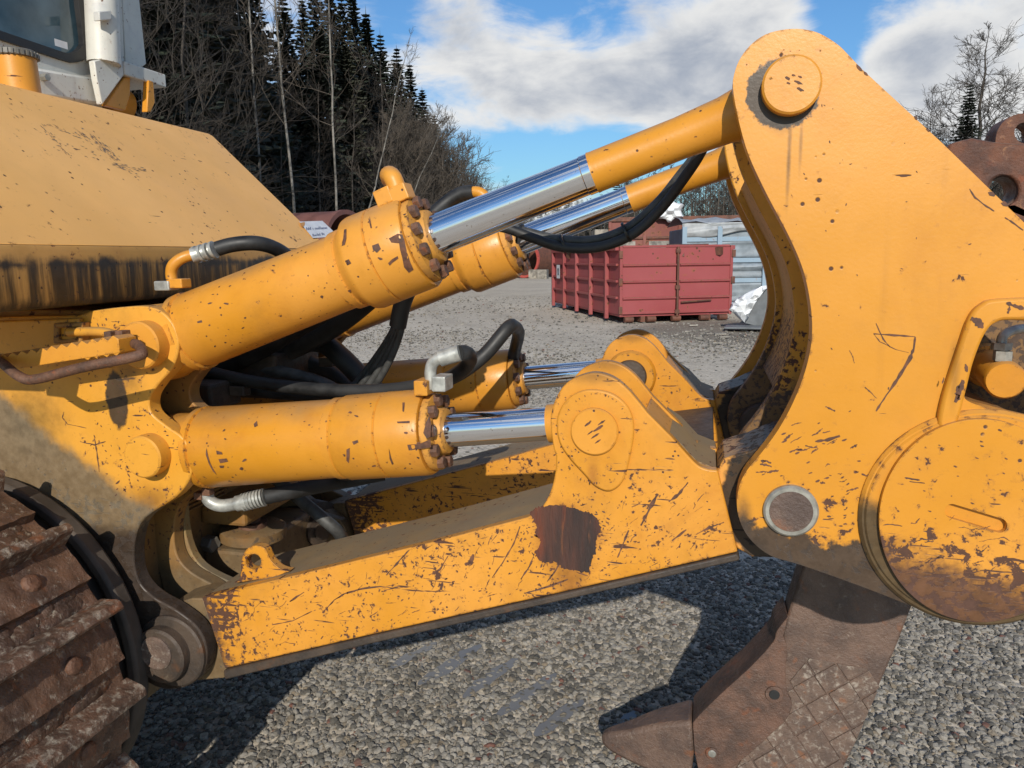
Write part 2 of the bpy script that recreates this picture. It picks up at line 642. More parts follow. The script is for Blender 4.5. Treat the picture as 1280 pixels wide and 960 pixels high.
MAT['beamtop'] = paint('paint_beam_top_dusty', (0.30, 0.20, 0.09), 0.5, 1.3, 0.65, scratch=0.2, edge=0.6, fade=0.5, dust=1.0)
MAT['cyl'] = paint('paint_cylinder', YEL, 0.20, 1.25, 0.38, scratch=0.0, edge=0.8, fade=0.34, streak=0.10)
MAT['yellow'] = paint('paint_yellow', YEL, 0.35, 1.2, 0.42, scratch=0.15, edge=0.8, fade=0.25)
MAT['bracket'] = paint('paint_bracket', (0.68, 0.305, 0.02), 0.55, 1.0, 0.45, scratch=0.25, edge=1.0, fade=0.4, masks=[
    run(40, 520, Y_BR, 75, 62, 0.8, (0.26, 0.145, 0.03)), run(190, 625, Y_BR, 45, 30, 0.6, (0.15, 0.06, 0.02)), run(160, 470, Y_BR, 30, 40, 0.6, (0.16, 0.09, 0.03)),  # first run: olive grime film that also paints in shade below the step
    {**ln((60, 525), (200, 690), Y_BR), 'n': (-0.55, -0.83), 'w': 0.05, 'amp': 0.10, 'ns': 9, 'str': 0.92, 'col': (0.18, 0.142, 0.092)},
    {**ln((100, 612), (230, 635), Y_BR), 'w': 0.04, 'amp': 0.08, 'ns': 20, 'wear': 0.14},
    {**ln((100, 645), (260, 655), Y_BR), 'w': 0.06, 'amp': 0.08, 'ns': 12, 'str': 0.96, 'col': (0.050, 0.033, 0.024)},
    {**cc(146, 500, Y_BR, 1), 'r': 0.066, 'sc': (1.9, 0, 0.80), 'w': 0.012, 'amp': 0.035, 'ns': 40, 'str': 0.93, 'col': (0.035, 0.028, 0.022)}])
MAT['web'] = paint('paint_web_dusty', (0.30, 0.20, 0.075), 0.6, 1.2, 0.65, scratch=0.1, edge=0.8, fade=0.6, streak=0.3, dust=1.0, masks=[
    {**ln((150, 690), (320, 700), 1.83), 'w': 0.09, 'amp': 0.12, 'ns': 8, 'str': 0.8, 'col': (0.15, 0.14, 0.11)}])
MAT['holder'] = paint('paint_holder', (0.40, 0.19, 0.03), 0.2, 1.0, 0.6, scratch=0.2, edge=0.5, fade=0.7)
MAT['knuckle'] = paint('paint_knuckle', (0.66, 0.29, 0.038), 0.8, 1.1, 0.5, scratch=0.5, edge=0.9, fade=0.5, dust=1.0, masks=[
    {**cc(990, 632, Y_BEAM, 92), 'w': 0.012, 'amp': 0.05, 'ns': 26, 'str': 0.95, 'col': (0.022, 0.018, 0.014)},
    {**ln((880, 590), (930, 700), Y_BEAM), 'n': (0.9, 0.43), 'w': 0.05, 'amp': 0.05, 'wear': 0.08}])
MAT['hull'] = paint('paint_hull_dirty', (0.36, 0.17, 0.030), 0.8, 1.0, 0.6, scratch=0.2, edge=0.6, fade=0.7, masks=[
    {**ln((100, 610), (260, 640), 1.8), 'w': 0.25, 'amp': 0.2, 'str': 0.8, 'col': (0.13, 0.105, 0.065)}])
MAT['tank'] = paint('paint_tank_faded', (0.88, 0.46, 0.125), 0.30, 0.8, 0.5, scratch=0.03, edge=0.2, fade=0.08, dust=0.10)
MAT['lip'] = paint('paint_tank_lip', (0.52, 0.265, 0.055), 0.4, 1.0, 0.5, scratch=0.0, edge=0.2, fade=0.4, masks=[
    {'kind': 'circle', 'c': (0, 0, 1.648), 'r': 0.016, 'sc': (0, 0, 1), 'w': 0.02, 'amp': 0.11, 'ns': 7, 'str': 0.95, 'col': (0.030, 0.023, 0.015)},
    {'kind': 'line', 'p': (0, 1.675), 'n': (0, -1), 'w': 0.03, 'amp': 0.09, 'ns': 8, 'str': 0.97, 'col': (0.030, 0.024, 0.016), 'streaky': True},
    {'kind': 'line', 'p': (0, 1.575), 'n': (0, -1), 'w': 0.03, 'amp': 0.05, 'ns': 20, 'str': 0.9, 'col': (0.030, 0.024, 0.016)}])
MAT['white'] = paint('paint_cab_white', (0.62, 0.61, 0.55), 0.3, 1.2, 0.45, scratch=0.05, edge=0.7, fade=0.4, streak=0.12, dust=0.25)
MAT['cap'] = plain('cap_grey', (0.14, 0.13, 0.11), 0.5)
MAT['rubber'] = plain('hose_rubber', (0.015, 0.015, 0.015), 0.55, var=0.7, scale=16)
MAT['rubber_grey'] = plain('hose_rubber_dusty', (0.055, 0.055, 0.052), 0.55, var=0.4, scale=30)
MAT['gasket'] = plain('window_gasket', (0.012, 0.012, 0.013), 0.5)
MAT['fitting'] = plain('fitting_zinc', (0.36, 0.36, 0.33), 0.42, 0.35, var=0.3, scale=40)
MAT['steel'] = plain('pin_steel', (0.33, 0.32, 0.28), 0.42, 0.5, var=0.3, scale=25)
MAT['bolt'] = rusty('bolt_rust', (0.16, 0.075, 0.042), (0.07, 0.035, 0.022), (0.26, 0.17, 0.10), 0.6, 3)
MAT['shank'] = rusty('shank_steel', (0.150, 0.095, 0.070), (0.082, 0.054, 0.043), (0.25, 0.20, 0.16), 0.48, 1.3, himask=(0.57, 0.80), bstr=1.0)
MAT['shield'] = rusty('shank_shield_steel', (0.150, 0.082, 0.056), (0.070, 0.044, 0.034), (0.22, 0.16, 0.125), 0.46, 1.3, himask=(0.60, 0.84), bstr=1.0)
MAT['tile'] = rusty('wear_plate_steel', (0.170, 0.112, 0.082), (0.095, 0.064, 0.050), (0.33, 0.28, 0.23), 0.6, 1.7, himask=(0.50, 0.72), bstr=1.0)
MAT['topshank'] = rusty('shank_top_rust', (0.155, 0.058, 0.028), (0.070, 0.032, 0.022), (0.36, 0.17, 0.07), 0.62, 1.3, himask=(0.57, 0.76), bstr=1.0)
MAT['grime'] = rusty('grimy_steel', (0.075, 0.052, 0.036), (0.035, 0.026, 0.020), (0.16, 0.125, 0.09), 0.6, 1.2, himask=(0.6, 0.85))
MAT['patch'] = rusty('rust_patch', (0.105, 0.036, 0.020), (0.030, 0.018, 0.015), (0.19, 0.07, 0.025), 0.7, 1.6, himask=(0.58, 0.76), bstr=1.0, stretch=(1, 1, 0.16))
MAT['track'] = rusty('track_steel', (0.165, 0.092, 0.058), (0.070, 0.042, 0.030), (0.36, 0.31, 0.25), 0.34, 1.3, metal=0.1, himask=(0.54, 0.74), bstr=1.0)
MAT['mud'] = rusty('track_mud', (0.11, 0.060, 0.038), (0.055, 0.034, 0.025), (0.30, 0.26, 0.20), 0.34, 1.6, himask=(0.52, 0.7), bstr=1.0)
MAT['grouser'] = rusty('grouser_worn', (0.15, 0.085, 0.056), (0.07, 0.045, 0.033), (0.36, 0.32, 0.26), 0.42, 1.4, metal=0.1, himask=(0.46, 0.7), bstr=1.0)
MAT['guard'] = plain('guard_dusty', (0.060, 0.047, 0.036), 0.7, var=.5, scale=8)
MAT['black'] = plain('black_inside', (0.010, 0.010, 0.010), 0.7)
MAT['scratch'] = plain('bare_rust', (0.105, 0.044, 0.023), 0.75, var=0.5, scale=60)
MAT['stain'] = plain('oil_stain', (0.020, 0.014, 0.010), 0.6, var=0.4, scale=60)
MAT['tie'] = plain('cable_tie', (0.01, 0.01, 0.01), 0.4)


def chrome():
    m, t = new_mat('chromed_rod')
    p = t.pos()
    n = t.noise(p, 60, 4)
    sp = t.ramp(t.noise(p, 120, 2), 0.70, 0.74)
    c = t.mix(sp, (0.80, 0.81, 0.83), (0.45, 0.42, 0.38))
    t.out(c, t.ramp(n, 0.3, 0.7, 0.07, 0.12), 1.0)
    return m


MAT['chrome'] = chrome()
MAT['gland'] = paint('paint_gland', (0.60, 0.27, 0.03), 0.5, 1.6, 0.55, scratch=0.0, edge=0.8, fade=0.8)



def glass():
    m, t = new_mat('cab_glass')
    p = t.pos()
    n = t.noise(p, 5, 5)
    c = t.mix(t.ramp(n, 0.3, 0.7), (0.018, 0.045, 0.060), (0.075, 0.125, 0.150))
    t.out(c, 0.06, 0, None, spec=0.6)
    return m


MAT['glass'] = glass()

# =================================================================== BULLDOZER
dozer = empty('bulldozer', (-1.6, 2.19, 0), 0, 'yellow bulldozer with worn rear ripper standing on the grey gravel yard', 'bulldozer')
D = dozer

# ---- ripper arm (two pairs of side plates)
ARM = cr([(917, 118), (919, 88), (933, 62), (957, 43), (990, 36), (1020, 40), (1045, 54), (1060, 68), (1077, 86, 1), (1177, 178, 1), (1280, 278, 1), (1400, 392, 1), (1460, 520, 1), (1452, 700, 1),
          (1380, 770, 1), (1280, 765, 1), (1200, 770, 1), (1150, 762, 1), (1110, 746), (1060, 727), (1000, 706), (962, 694), (936, 672), (923, 645), (922, 618), (931, 592), (955, 562), (976, 532),
          (995, 495), (1009, 455), (1015, 418), (1013, 380), (1004, 338), (986, 295), (955, 236), (932, 183)], 5)
OPEN = cr([(1205, 490), (1216, 450), (1229, 418), (1243, 404), (1264, 400), (1330, 405, 1), (1345, 535, 1), (1285, 522), (1245, 512), (1213, 503)], 4)
arm_outer = plate('arm_side_plate', ARM, Y_ARM, Y_ARM + 0.05, MAT['arm'], D, [OPEN])
lip_o = cr([(1170, 528), (1177, 490), (1198, 425), (1209, 395), (1223, 380), (1246, 373), (1345, 370, 1), (1345, 402, 1), (1264, 399), (1242, 402), (1228, 416), (1214, 450), (1205, 485), (1196, 520), (1190, 532), (1178, 535)], 4)
plate('opening_rim', lip_o, Y_ARM - 0.018, Y_ARM + 0.01, MAT['arm'], D, bevel=0.006, trace=Y_ARM)
# inner plates carry a pin boss each
arm_inner = plate('arm_inner_plate', ARM, Y_ARM + 0.315, Y_ARM + 0.36, MAT['arm_in'], D, trace=Y_ARM)
copy_part(arm_inner, 0.52)
copy_part(arm_outer, 1.145)
# web plate between the inner plates
ARM_L = [(931, 592), (955, 562), (976, 532), (995, 495), (1009, 455), (1015, 418), (1013, 380), (1004, 338), (986, 295), (955, 236), (935, 190)]
wl = cr([(x + 12, y) for x, y in ARM_L[2:]], 5, closed=False)
wpoly = wl + [(x + 22, y + 2) for x, y in reversed(wl)]
plate('arm_web', wpoly, Y_ARM + 0.362, Y_ARM + 0.833, MAT['arm_in'], D, trace=Y_ARM)
cyl_y('pin_boss', 988, 640, Y_ARM, 44, 2.385, 2.419, MAT['grime'], D)
cyl_y('pin_boss', 988, 640, Y_ARM, 27, 2.370, 2.384, MAT['grime'], D)
# pins of the near plate
pin = cyl_y('pivot_pin', 990, 105, Y_ARM - 0.03, 36, Y_ARM - 0.03, Y_ARM + 0.36, MAT['cyl'], D, 0.004, 48)
copy_part(pin, 0.83)
pin2 = cyl_y('pivot_pin', 989, 640, Y_ARM - 0.015, 33, Y_ARM - 0.014, Y_ARM + 0.35, MAT['steel'], D, 0.004, 48)
f_ = cyl_y('pin_face', 989, 640, Y_ARM - 0.016, 26, Y_ARM - 0.0155, Y_ARM - 0.0142, MAT['shank'], D, 0.0004, 40)
# big cover disc with a slot, and the cross tube behind it
disc = cyl_y('cover_ring', 1226, 651, 1.573, 141, 1.574, 1.5845, MAT['rim'], D, 0.006, 96)
cyl_y('cover_ring', 1226, 651, 1.569, 134, 1.570, 1.5735, MAT['rim'], D, 0.003, 96)
slot = []
a0, a1 = Vector((1190, 639)), Vector((1250, 657))
dd = (a1 - a0).normalized()
nn = Vector((-dd.y, dd.x))
for i in range(11):
    a = math.pi * i / 10
    q = a0 - dd * 9 * math.sin(a) + nn * 9 * math.cos(a)
    slot.append((q.x, q.y))
for i in range(11):
    a = math.pi * i / 10
    q = a1 + dd * 9 * math.sin(a) - nn * 9 * math.cos(a)
    slot.append((q.x, q.y))
plate('cover_disc', circ(1226, 651, 127, 96), 1.557, 1.5695, MAT['disc'], D, [slot], bevel=0.0015)
tp = P(1226, 651, 1.555)
lathe('cross_tube', (tp.x, 1.64, tp.z), (0, 1, 0), [(0, 0.2), (1.08, 0.2)], MAT['hull'], D, 48)
plate('shank_holder', [(1120, 430), (1500, 430), (1500, 720), (1120, 700)], 2.06, 2.12, MAT['holder'], D)
plate('shank_holder', [(1120, 430), (1500, 430), (1500, 720), (1120, 700)], 2.29, 2.35, MAT['holder'], D, trace=2.06)
# shank lock cylinder seen through the opening
p = P(1257, 476, 1.70)
lock = lathe('lock_cylinder', (p.x, 1.70, p.z), (0.12, 1, 0.04), [(0, 0.034), (0.006, 0.038), (0.16, 0.038), (0.161, 0.046), (0.34, 0.046)], MAT['cyl'], D, 32)
hose('hydraulic_fitting', [(1254, 452, 1.72), (1252, 432, 1.73), (1254, 420, 1.735), (1266, 413, 1.75), (1285, 410, 1.78)], 6, MAT['fitting'], D, 6)
p = P(1253, 446, 1.725)
lathe('fitting_nut', p + Vector((0, 0, -0.008)), (0, 0, 1), [(0, 0.017), (0.02, 0.017)], MAT['fitting'], D, 6, smooth=None)
p = P(1252, 432, 1.73)
lathe('fitting_nut', p + Vector((0, 0, -0.008)), (0, 0, 1), [(0, 0.019), (0.014, 0.019)], MAT['fitting'], D, 6, smooth=None)
hose('hydraulic_hose', [(1200, 455, 2.0), (1235, 448, 1.95), (1262, 470, 1.93), (1290, 520, 1.92)], 9, MAT['rubber_grey'], D)

# ---- lower beam
BEAM = cr([(252, 747, 1), (400, 712, 1), (540, 678, 1), (659, 647, 1), (676, 636), (688, 615), (694, 590), (695, 570, 1), (691, 556), (688, 525), (694, 500), (706, 481), (722, 471), (743, 466), (764, 471), (782, 484), (797, 501), (809, 516, 1),
           (840, 547, 1), (868, 578), (882, 586), (897, 588, 1), (906, 625, 1), (922, 690, 1), (700, 741, 1), (466, 793, 1), (281, 836, 1)], 5)
beam = plate('beam_side_plate', BEAM, Y_BEAM, Y_BEAM + 0.03, MAT['beam'], D)
copy_part(beam, DY)
LUG = BEAM[[i for i, q in enumerate(BEAM) if abs(q[0] - 676) < 2][0]:]
LUG = [q for q in BEAM if q[0] > 670 and q[1] < 640] + [(900, 640), (668, 655)]
b2 = plate('beam_inner_plate', LUG, Y_BEAM + 0.19, Y_BEAM + 0.22, MAT['beam'], D, trace=Y_BEAM)
copy_part(b2, DY)
core = [(252, 748.5), (400, 713.5), (540, 679.5), (659, 648.5), (700, 640), (770, 620), (826, 540), (845, 553), (870, 580), (895, 590), (918, 688), (700, 738), (466, 790), (281, 833)]
bc = plate('beam_top_plate', core, Y_BEAM + 0.0305, Y_BEAM + 0.285, MAT['beamtop'], D, trace=Y_BEAM, bevel=0)
copy_part(bc, DY)
fl = [(281, 836.5), (466, 793.5), (700, 741.5), (922, 690.5), (925, 699), (700, 750), (466, 803), (283, 848)]
bf = plate('beam_bottom_flange', fl, Y_BEAM - 0.008, Y_BEAM + 0.29, MAT['grime'], D, trace=Y_BEAM)
copy_part(bf, DY)
kn = [(897, 590), (940, 566), (1000, 548), (1040, 590), (1050, 640), (1030, 690), (985, 700), (922, 690)]
kb = plate('beam_end_lug', cr(kn, 3), Y_BEAM + 0.02, Y_BEAM + 0.2, MAT['knuckle'], D, trace=Y_BEAM)
copy_part(kb, DY)
# tear-drop boss with pin on the lug
TEAR = cr([(743, 486), (768, 492), (787, 510), (793, 537), (787, 575), (779, 600), (763, 612), (745, 606), (731, 591), (712, 570), (700, 550), (697, 525), (705, 504), (722, 490)], 5)
bs = plate('pin_boss', TEAR, Y_BEAM - 0.013, Y_BEAM - 0.0002, MAT['beam'], D, bevel=0.004, trace=Y_BEAM)
lp = cyl_y('pivot_pin', 742.5, 540, Y_BEAM - 0.024, 30, Y_BEAM - 0.024, Y_BEAM + 0.225, MAT['cyl'], D, 0.003, 44)
# the far lug shows its inner side: raised rings round the pin
q = P(742.5, 540, Y_BEAM)
lathe('pin_boss', (q.x, 2.452, q.z), (0, 1, 0), [(0, 0.075), (0.01, 0.082), (0.022, 0.082)], MAT['beam'], D, 40)
lathe('pin_boss', (q.x, 2.440, q.z), (0, 1, 0), [(0, 0.026), (0.001, 0.050), (0.011, 0.054)], MAT['grime'], D, 32)
lathe('pin_hole', (q.x, 2.436, q.z), (0, 1, 0), [(0, 0.013), (0.003, 0.013)], MAT['black'], D, 20)
# sloping plate between the two lug plates, cross member between the beams
SL = [(806, 516), (838, 549), (868, 580), (866, 588), (834, 556), (802, 524)]
sp_ = plate('lug_slope_plate', SL, Y_BEAM + 0.031, Y_BEAM + 0.189, MAT['yellow'], D, trace=Y_BEAM)
copy_part(sp_, DY)
plate('cross_member', [(720, 585), (893, 567), (893, 640), (720, 690)], Y_BEAM + 0.222, Y_BEAM + DY - 0.002, MAT['grime'], D)
# rust patch where the paint was scraped off (same sheet, a hair proud)
PATCH = [(663, 641), (674, 633), (682, 633), (697, 631), (713, 634), (728, 638), (741, 642), (749, 650), (751, 660), (747, 672), (745, 690), (739, 701), (737, 714), (729, 716), (715, 712), (703, 710), (694, 702), (682, 704), (671, 697), (669, 690), (675, 680), (674, 672), (668, 668), (672, 658), (667, 650)]
PJ = []
for (x, y), (x2, y2) in zip(PATCH, PATCH[1:] + PATCH[:1]):
    for s in range(7):
        PJ.append((x + (x2 - x) * s / 7 + rnd.uniform(-1.5, 1.5), y + (y2 - y) * s / 7 + rnd.uniform(-1.5, 1.5)))
plate('rust_patch', PJ, Y_BEAM - 0.0009, Y_BEAM - 0.0002, MAT['patch'], D, bevel=0, smooth=None, trace=Y_BEAM)
# ear with a hole on the beam top
EAR = cr([(292, 729, 1), (300, 722), (302, 700), (308, 687), (319, 682), (331, 686), (338, 700), (350, 711), (362, 714, 1), (340, 722, 1)], 4)
plate('lifting_ear', EAR, Y_BEAM + 0.05, Y_BEAM + 0.075, MAT['beam'], D, [circ(317, 702, 9.5, 20)])

# ---- scratches that went through to the steel (thin bare-metal flakes)
sb = bmesh.new()


def scratch(pts, wpx, Y, jit=0.8, sub=4):
    q = []
    for (x, y), (x2, y2) in zip(pts, pts[1:]):
        for s in range(sub):
            u = s / sub
            q.append((x + (x2 - x) * u, y + (y2 - y) * u))
    q.append(pts[-1])
    n = len(q)
    L, R_ = [], []
    for i, (x, y) in enumerate(q):
        a = q[max(i - 1, 0)]
        b = q[min(i + 1, n - 1)]
        d = Vector((b[0] - a[0], b[1] - a[1]))
        d = d.normalized() if d.length > 1e-6 else Vector((1, 0))
        nx, ny = -d.y, d.x
        ww = wpx * (0.45 + 0.55 * math.sin(math.pi * (i + 0.35) / (n - 0.3))) * rnd.uniform(0.35, 1.35) / 2
        jx = rnd.uniform(-jit, jit)
        L.append((x + nx * (ww + jx * .3) , y + ny * (ww + jx * .3)))
        R_.append((x - nx * (ww - jx * .3), y - ny * (ww - jx * .3)))
    vl = [sb.verts.new((*P(*a, Y),)) for a in L]
    vr = [sb.verts.new((*P(*a, Y),)) for a in R_]
    for i in range(n - 1):
        sb.faces.new((vl[i], vl[i + 1], vr[i + 1], vr[i]))


def chipblob(x, y, r, Y, ang=None, asp=1.6):
    ang = rnd.uniform(0, 3.14) if ang is None else ang
    n = rnd.randint(6, 9)
    vs = []
    for i in range(n):
        a = 2 * math.pi * i / n
        rr = r * rnd.uniform(0.55, 1.2)
        u, v = rr * asp * math.cos(a), rr / asp * math.sin(a)
        vs.append(sb.verts.new((*P(x + u * math.cos(ang) - v * math.sin(ang), y + u * math.sin(ang) + v * math.cos(ang), Y),)))
    sb.faces.new(vs)


def inside(x, y, poly):
    c = False
    for (x1, y1), (x2, y2) in zip(poly, poly[1:] + poly[:1]):
        if (y1 > y) != (y2 > y) and x < (x2 - x1) * (y - y1) / (y2 - y1) + x1:
            c = not c
    return c


YA = Y_ARM - 0.0006
scratch([(1092, 417), (1118, 419), (1144, 421)], 3.2, YA)
scratch([(1144, 421), (1142, 436), (1137, 449), (1122, 474), (1108, 494), (1095, 514)], 4.6, YA)
scratch([(1092, 417), (1100, 427), (1120, 437), (1136, 441)], 1.4, YA)
scratch([(1095, 404), (1104, 424), (1113, 434)], 1.6, YA)
scratch([(1212, 236), (1219, 247), (1232, 257), (1243, 264)], 2.6, YA)
scratch([(1256, 272), (1266, 278), (1279, 288)], 2.2, YA)
scratch([(1019, 552), (1034, 550), (1050, 545)], 4.5, YA)
scratch([(1032, 508), (1040, 512), (1044, 514)], 2.6, YA)
scratch([(1062, 438), (1066, 446), (1068, 454)], 1.6, YA)
scratch([(1081, 484), (1088, 490), (1096, 498)], 1.6, YA)
BL = [(930, 600), (960, 560), (1000, 520), (1060, 545), (1085, 600), (1080, 660), (1040, 660), (1020, 600), (960, 600)]
for i in range(115):
    x, y = rnd.uniform(925, 1085), rnd.uniform(530, 670)
    if not inside(x, y, BL):
        continue
    if rnd.random() < 0.45:
        a = rnd.uniform(-0.7, 0.25)
        l = rnd.uniform(5, 17)
        scratch([(x, y), (x + l * .5 * math.cos(a), y + l * .5 * math.sin(a) + rnd.uniform(-1.5, 1.5)), (x + l * math.cos(a), y + l * math.sin(a))], rnd.uniform(0.9, 3.2), YA, 1.6, sub=4)
    else:
        chipblob(x, y, rnd.uniform(0.9, 2.8), YA, rnd.uniform(-.6, .4))
for i in range(46):
    x, y = rnd.uniform(960, 1250), rnd.uniform(90, 560)
    if inside(x, y, [(940, 90), (1050, 90), (1250, 290), (1160, 560), (1010, 560), (1030, 400)]):
        chipblob(x, y, rnd.uniform(0.5, 1.5), YA)
for x, y, r in ((985, 98, 3), (998, 103, 3.5), (992, 94, 2), (1001, 112, 3.2), (986, 104, 2.4), (1000, 96, 2)):
    chipblob(x, y, r, Y_ARM - 0.0306, 0.4)
for x, y, r in ((735, 530, 3), (748, 535, 4), (744, 545, 3), (752, 528, 3), (738, 541, 2.5), (747, 552, 2.4)):
    chipblob(x, y, r, Y_BEAM - 0.0246, -0.6, 2)
for x, y, r in ((1074, 85, 4.5), (1082, 92, 2.5), (1145, 148, 2.8), (1160, 163, 2.2), (1240, 243, 4), (1256, 255, 4)):
    chipblob(x, y, r, YA, 0.74, 1.4)
for pts, ww in (([(1258, 379), (1268, 382), (1280, 386)], 6), ([(1262, 383), (1260, 392)], 4), ([(1214, 398), (1222, 402), (1229, 410)], 9), ([(1198, 482), (1196, 492), (1199, 500)], 5), ([(1207, 455), (1209, 465)], 4), ([(1204, 475), (1200, 488), (1194, 503)], 6), ([(1180, 472), (1178, 480)], 2)):
    scratch(pts, ww, Y_ARM - 0.0187, 1.5, 5)
# disc
YD = 1.5564
for i in range(180):
    a, rr = rnd.uniform(0, 6.28), 124 * math.sqrt(rnd.random())
    x, y = 1226 + rr * math.cos(a), 651 + rr * math.sin(a)
    if x > 1300 or inside(x, y, slot):
        continue
    if y > 650 and rnd.random() < 0.75:
        l = rnd.uniform(5, 26)
        scratch([(x, y), (x + l * .5, y + rnd.uniform(-3, 2)), (x + l, y + rnd.uniform(-7, 3))], rnd.uniform(0.6, 2.4), YD, 1.6)
    elif rnd.random() < 0.35:
        chipblob(x, y, rnd.uniform(0.7, 2.2), YD, 0.3)
scratch([(1131, 597), (1140, 599), (1150, 600)], 2.6, YD)
scratch([(1137, 602), (1156, 604)], 2, YD)
# beam
YBm = Y_BEAM - 0.0006
BP = [(300, 745), (659, 655), (700, 640), (745, 625), (880, 600), (915, 685), (700, 735), (466, 787), (300, 824)]
for i in range(1500):
    x, y = rnd.uniform(270, 915), rnd.uniform(600, 830)
    if not inside(x, y, BP) or (655 < x < 755 and 628 < y < 718):
        continue
    r_ = rnd.random()
    if r_ < 0.25:
        a = rnd.gauss(-0.75, 0.45)
        l = rnd.uniform(3, 14)
        mx = rnd.uniform(-2, 2)
        scratch([(x, y), (x + l * .5 * math.cos(a) + mx, y + l * .5 * math.sin(a)), (x + l * math.cos(a), y + l * math.sin(a))], rnd.uniform(0.4, 1.1), YBm, sub=3)
    else:
        chipblob(x, y, 0.3 + 1.3 * rnd.random() ** 2.5, YBm, rnd.uniform(-1.4, 0.2), rnd.uniform(1.0, 1.8))
for pts, ww in (([(822, 617), (812, 636), (801, 657)], 5), ([(860, 603), (848, 618), (836, 627)], 4), ([(786, 663), (778, 682), (772, 697)], 3),
                ([(650, 658), (642, 680), (628, 704), (615, 722)], 2.4), ([(669, 690), (662, 708), (651, 724)], 2.2), ([(512, 687), (500, 700), (483, 719)], 2.6),
                ([(405, 764), (418, 750), (431, 742), (452, 736), (475, 733), (500, 736)], 2), ([(592, 693), (588, 703), (581, 706)], 6), ([(710, 724), (680, 735), (655, 742)], 2.2),
                ([(560, 695), (550, 712), (536, 719)], 2.4), ([(702, 700), (694, 714), (684, 727)], 2.6), ([(553, 728), (551, 737)], 5), ([(480, 738), (500, 733)], 1.5),
                ([(870, 668), (886, 660), (905, 653)], 3), ([(840, 676), (858, 662)], 3), ([(380, 740), (362, 752)], 2), ([(720, 715), (735, 720)], 2), ([(340, 781), (366, 776), (390, 764)], 1.6)):
    scratch(pts, ww, YBm)
for i in range(60):                       # nicks round the boss
    a = rnd.uniform(0, 6.28)
    chipblob(745 + 44 * math.cos(a), 548 + 56 * math.sin(a), rnd.uniform(.4, 1.5), Y_BEAM - 0.0136 if abs(math.cos(a)) < 0.9 else YBm, a)
for i in range(150):                      # flakes round the bare patch
    a = rnd.uniform(0, 6.28)
    k_ = rnd.uniform(0.95, 1.35)
    chipblob(709 + 46 * k_ * math.cos(a), 674 + 46 * k_ * math.sin(a), 0.3 + 1.5 * rnd.random() ** 2, YBm)
# bracket
YK = Y_BR - 0.0006
for i in range(260):
    x, y = rnd.uniform(95, 240), rnd.uniform(395, 640)
    if inside(x, y, [(110, 400), (190, 395), (212, 425), (205, 460), (180, 490), (225, 560), (225, 600), (190, 630), (140, 640), (100, 560), (110, 520)]):
        chipblob(x, y, rnd.uniform(0.5, 1.5) * (1.5 if y > 590 else 1), YK)
scratch([(118, 548), (121, 565), (124, 590)], 2, YK)
scratch([(100, 552), (118, 556), (132, 552)], 1.6, YK)
scratch([(80, 515), (78, 522), (84, 530), (108, 535)], 1.5, YK)
link('paint_chips', sb, MAT['scratch'], D, None, world=True, kind='stuff')


# ---- hydraulic cylinders
def axis_pt(A, B, x, Y):
    u = (x - A[0]) / (B[0] - A[0])
    return P(x, A[1] + (B[1] - A[1]) * u, Y)


def hyd(name, A, B, Y, barrel, gland, rod, yoke, bolt_x, bolt_r, nb, label=None, seams=()):
    p0 = axis_pt(A, B, A[0], Y)
    d = (axis_pt(A, B, B[0], Y) - p0).normalized()

    def prof(L):
        out = []
        for x, r in L:
            q = axis_pt(A, B, x, Y)
            out.append(((q - p0).dot(d), RR(r, q)))
        return out
    b = lathe(name, p0, d, prof(barrel), MAT['cyl'], D, 56, label=label)
    if label:
        b['label'] = label
    lathe('gland', p0, d, prof(gland), MAT['gland'], b, 40, world=False)
    lathe('piston_rod', p0, d, prof(rod), MAT['chrome'], b, 64, world=False)
    lathe('rod_end', p0, d, prof(yoke), MAT['cyl'], b, 40, world=False)
    q = axis_pt(A, B, bolt_x, Y)
    _, u, v = frame(d)
    R0 = RR(bolt_r, q)
    me = None
    for i in range(nb):
        a = 2 * math.pi * (i + 0.35) / nb
        c = q + (u * math.cos(a) + v * math.sin(a)) * R0
        if me is None:
            bm = lathe_bm((0, 0, 0), d, [(0, 0.0155), (0.015, 0.0155), (0.017, 0.0135)], 6)
            bmesh.ops.recalc_face_normals(bm, faces=bm.faces)
            me = bpy.data.meshes.new('bolt')
            bm.to_mesh(me)
            bm.free()
            me.materials.append(MAT['bolt'])
        o = bpy.data.objects.new('bolt', me)
        COL.objects.link(o)
        o.parent = b
        o.location = c
    return b


A2, B2 = (232, 561), (750, 525)
low = hyd('tilt_cylinder', A2, B2, Y_AX,
          [(198, 40), (240, 44), (256, 46), (257, 50.5), (264, 51.5), (265, 48.5), (268, 50.5), (424, 49), (425, 51), (433, 51), (434, 49.8), (440, 53), (487.5, 53.5), (489, 51.8), (490.5, 53.8), (536, 54), (540, 52), (541, 40)],
          [(541.5, 48), (550, 48), (551, 44), (552, 30), (560, 28), (561, 22)],
          [(552, 21), (687, 21)], [(686, 24), (700, 25), (742, 26)], 550, 40, 10)
copy_part(low, DY, 'lower cylinder on the far side')
A1, B1 = (200, 431), (983, 120)
up = hyd('lift_cylinder', A1, B1, Y_AX,
         [(188, 40), (214, 45), (237, 45), (238, 49.5), (246, 50), (247, 46.5), (250, 48), (433, 47), (434, 50), (443, 50.5), (444.5, 48.8), (449, 51.5), (455, 58.5), (460, 60), (483.5, 60), (485, 57.8), (486.5, 60), (524, 60), (527, 58), (528, 46)],
         [(528, 54), (536, 54), (537, 48), (538, 36), (545, 33), (546, 28)],
         [(538, 25.5), (730, 24), (731, 25), (741, 25)], [(741, 26), (745, 25.5), (850, 26), (905, 29), (935, 34), (975, 40)], 536, 45, 11)
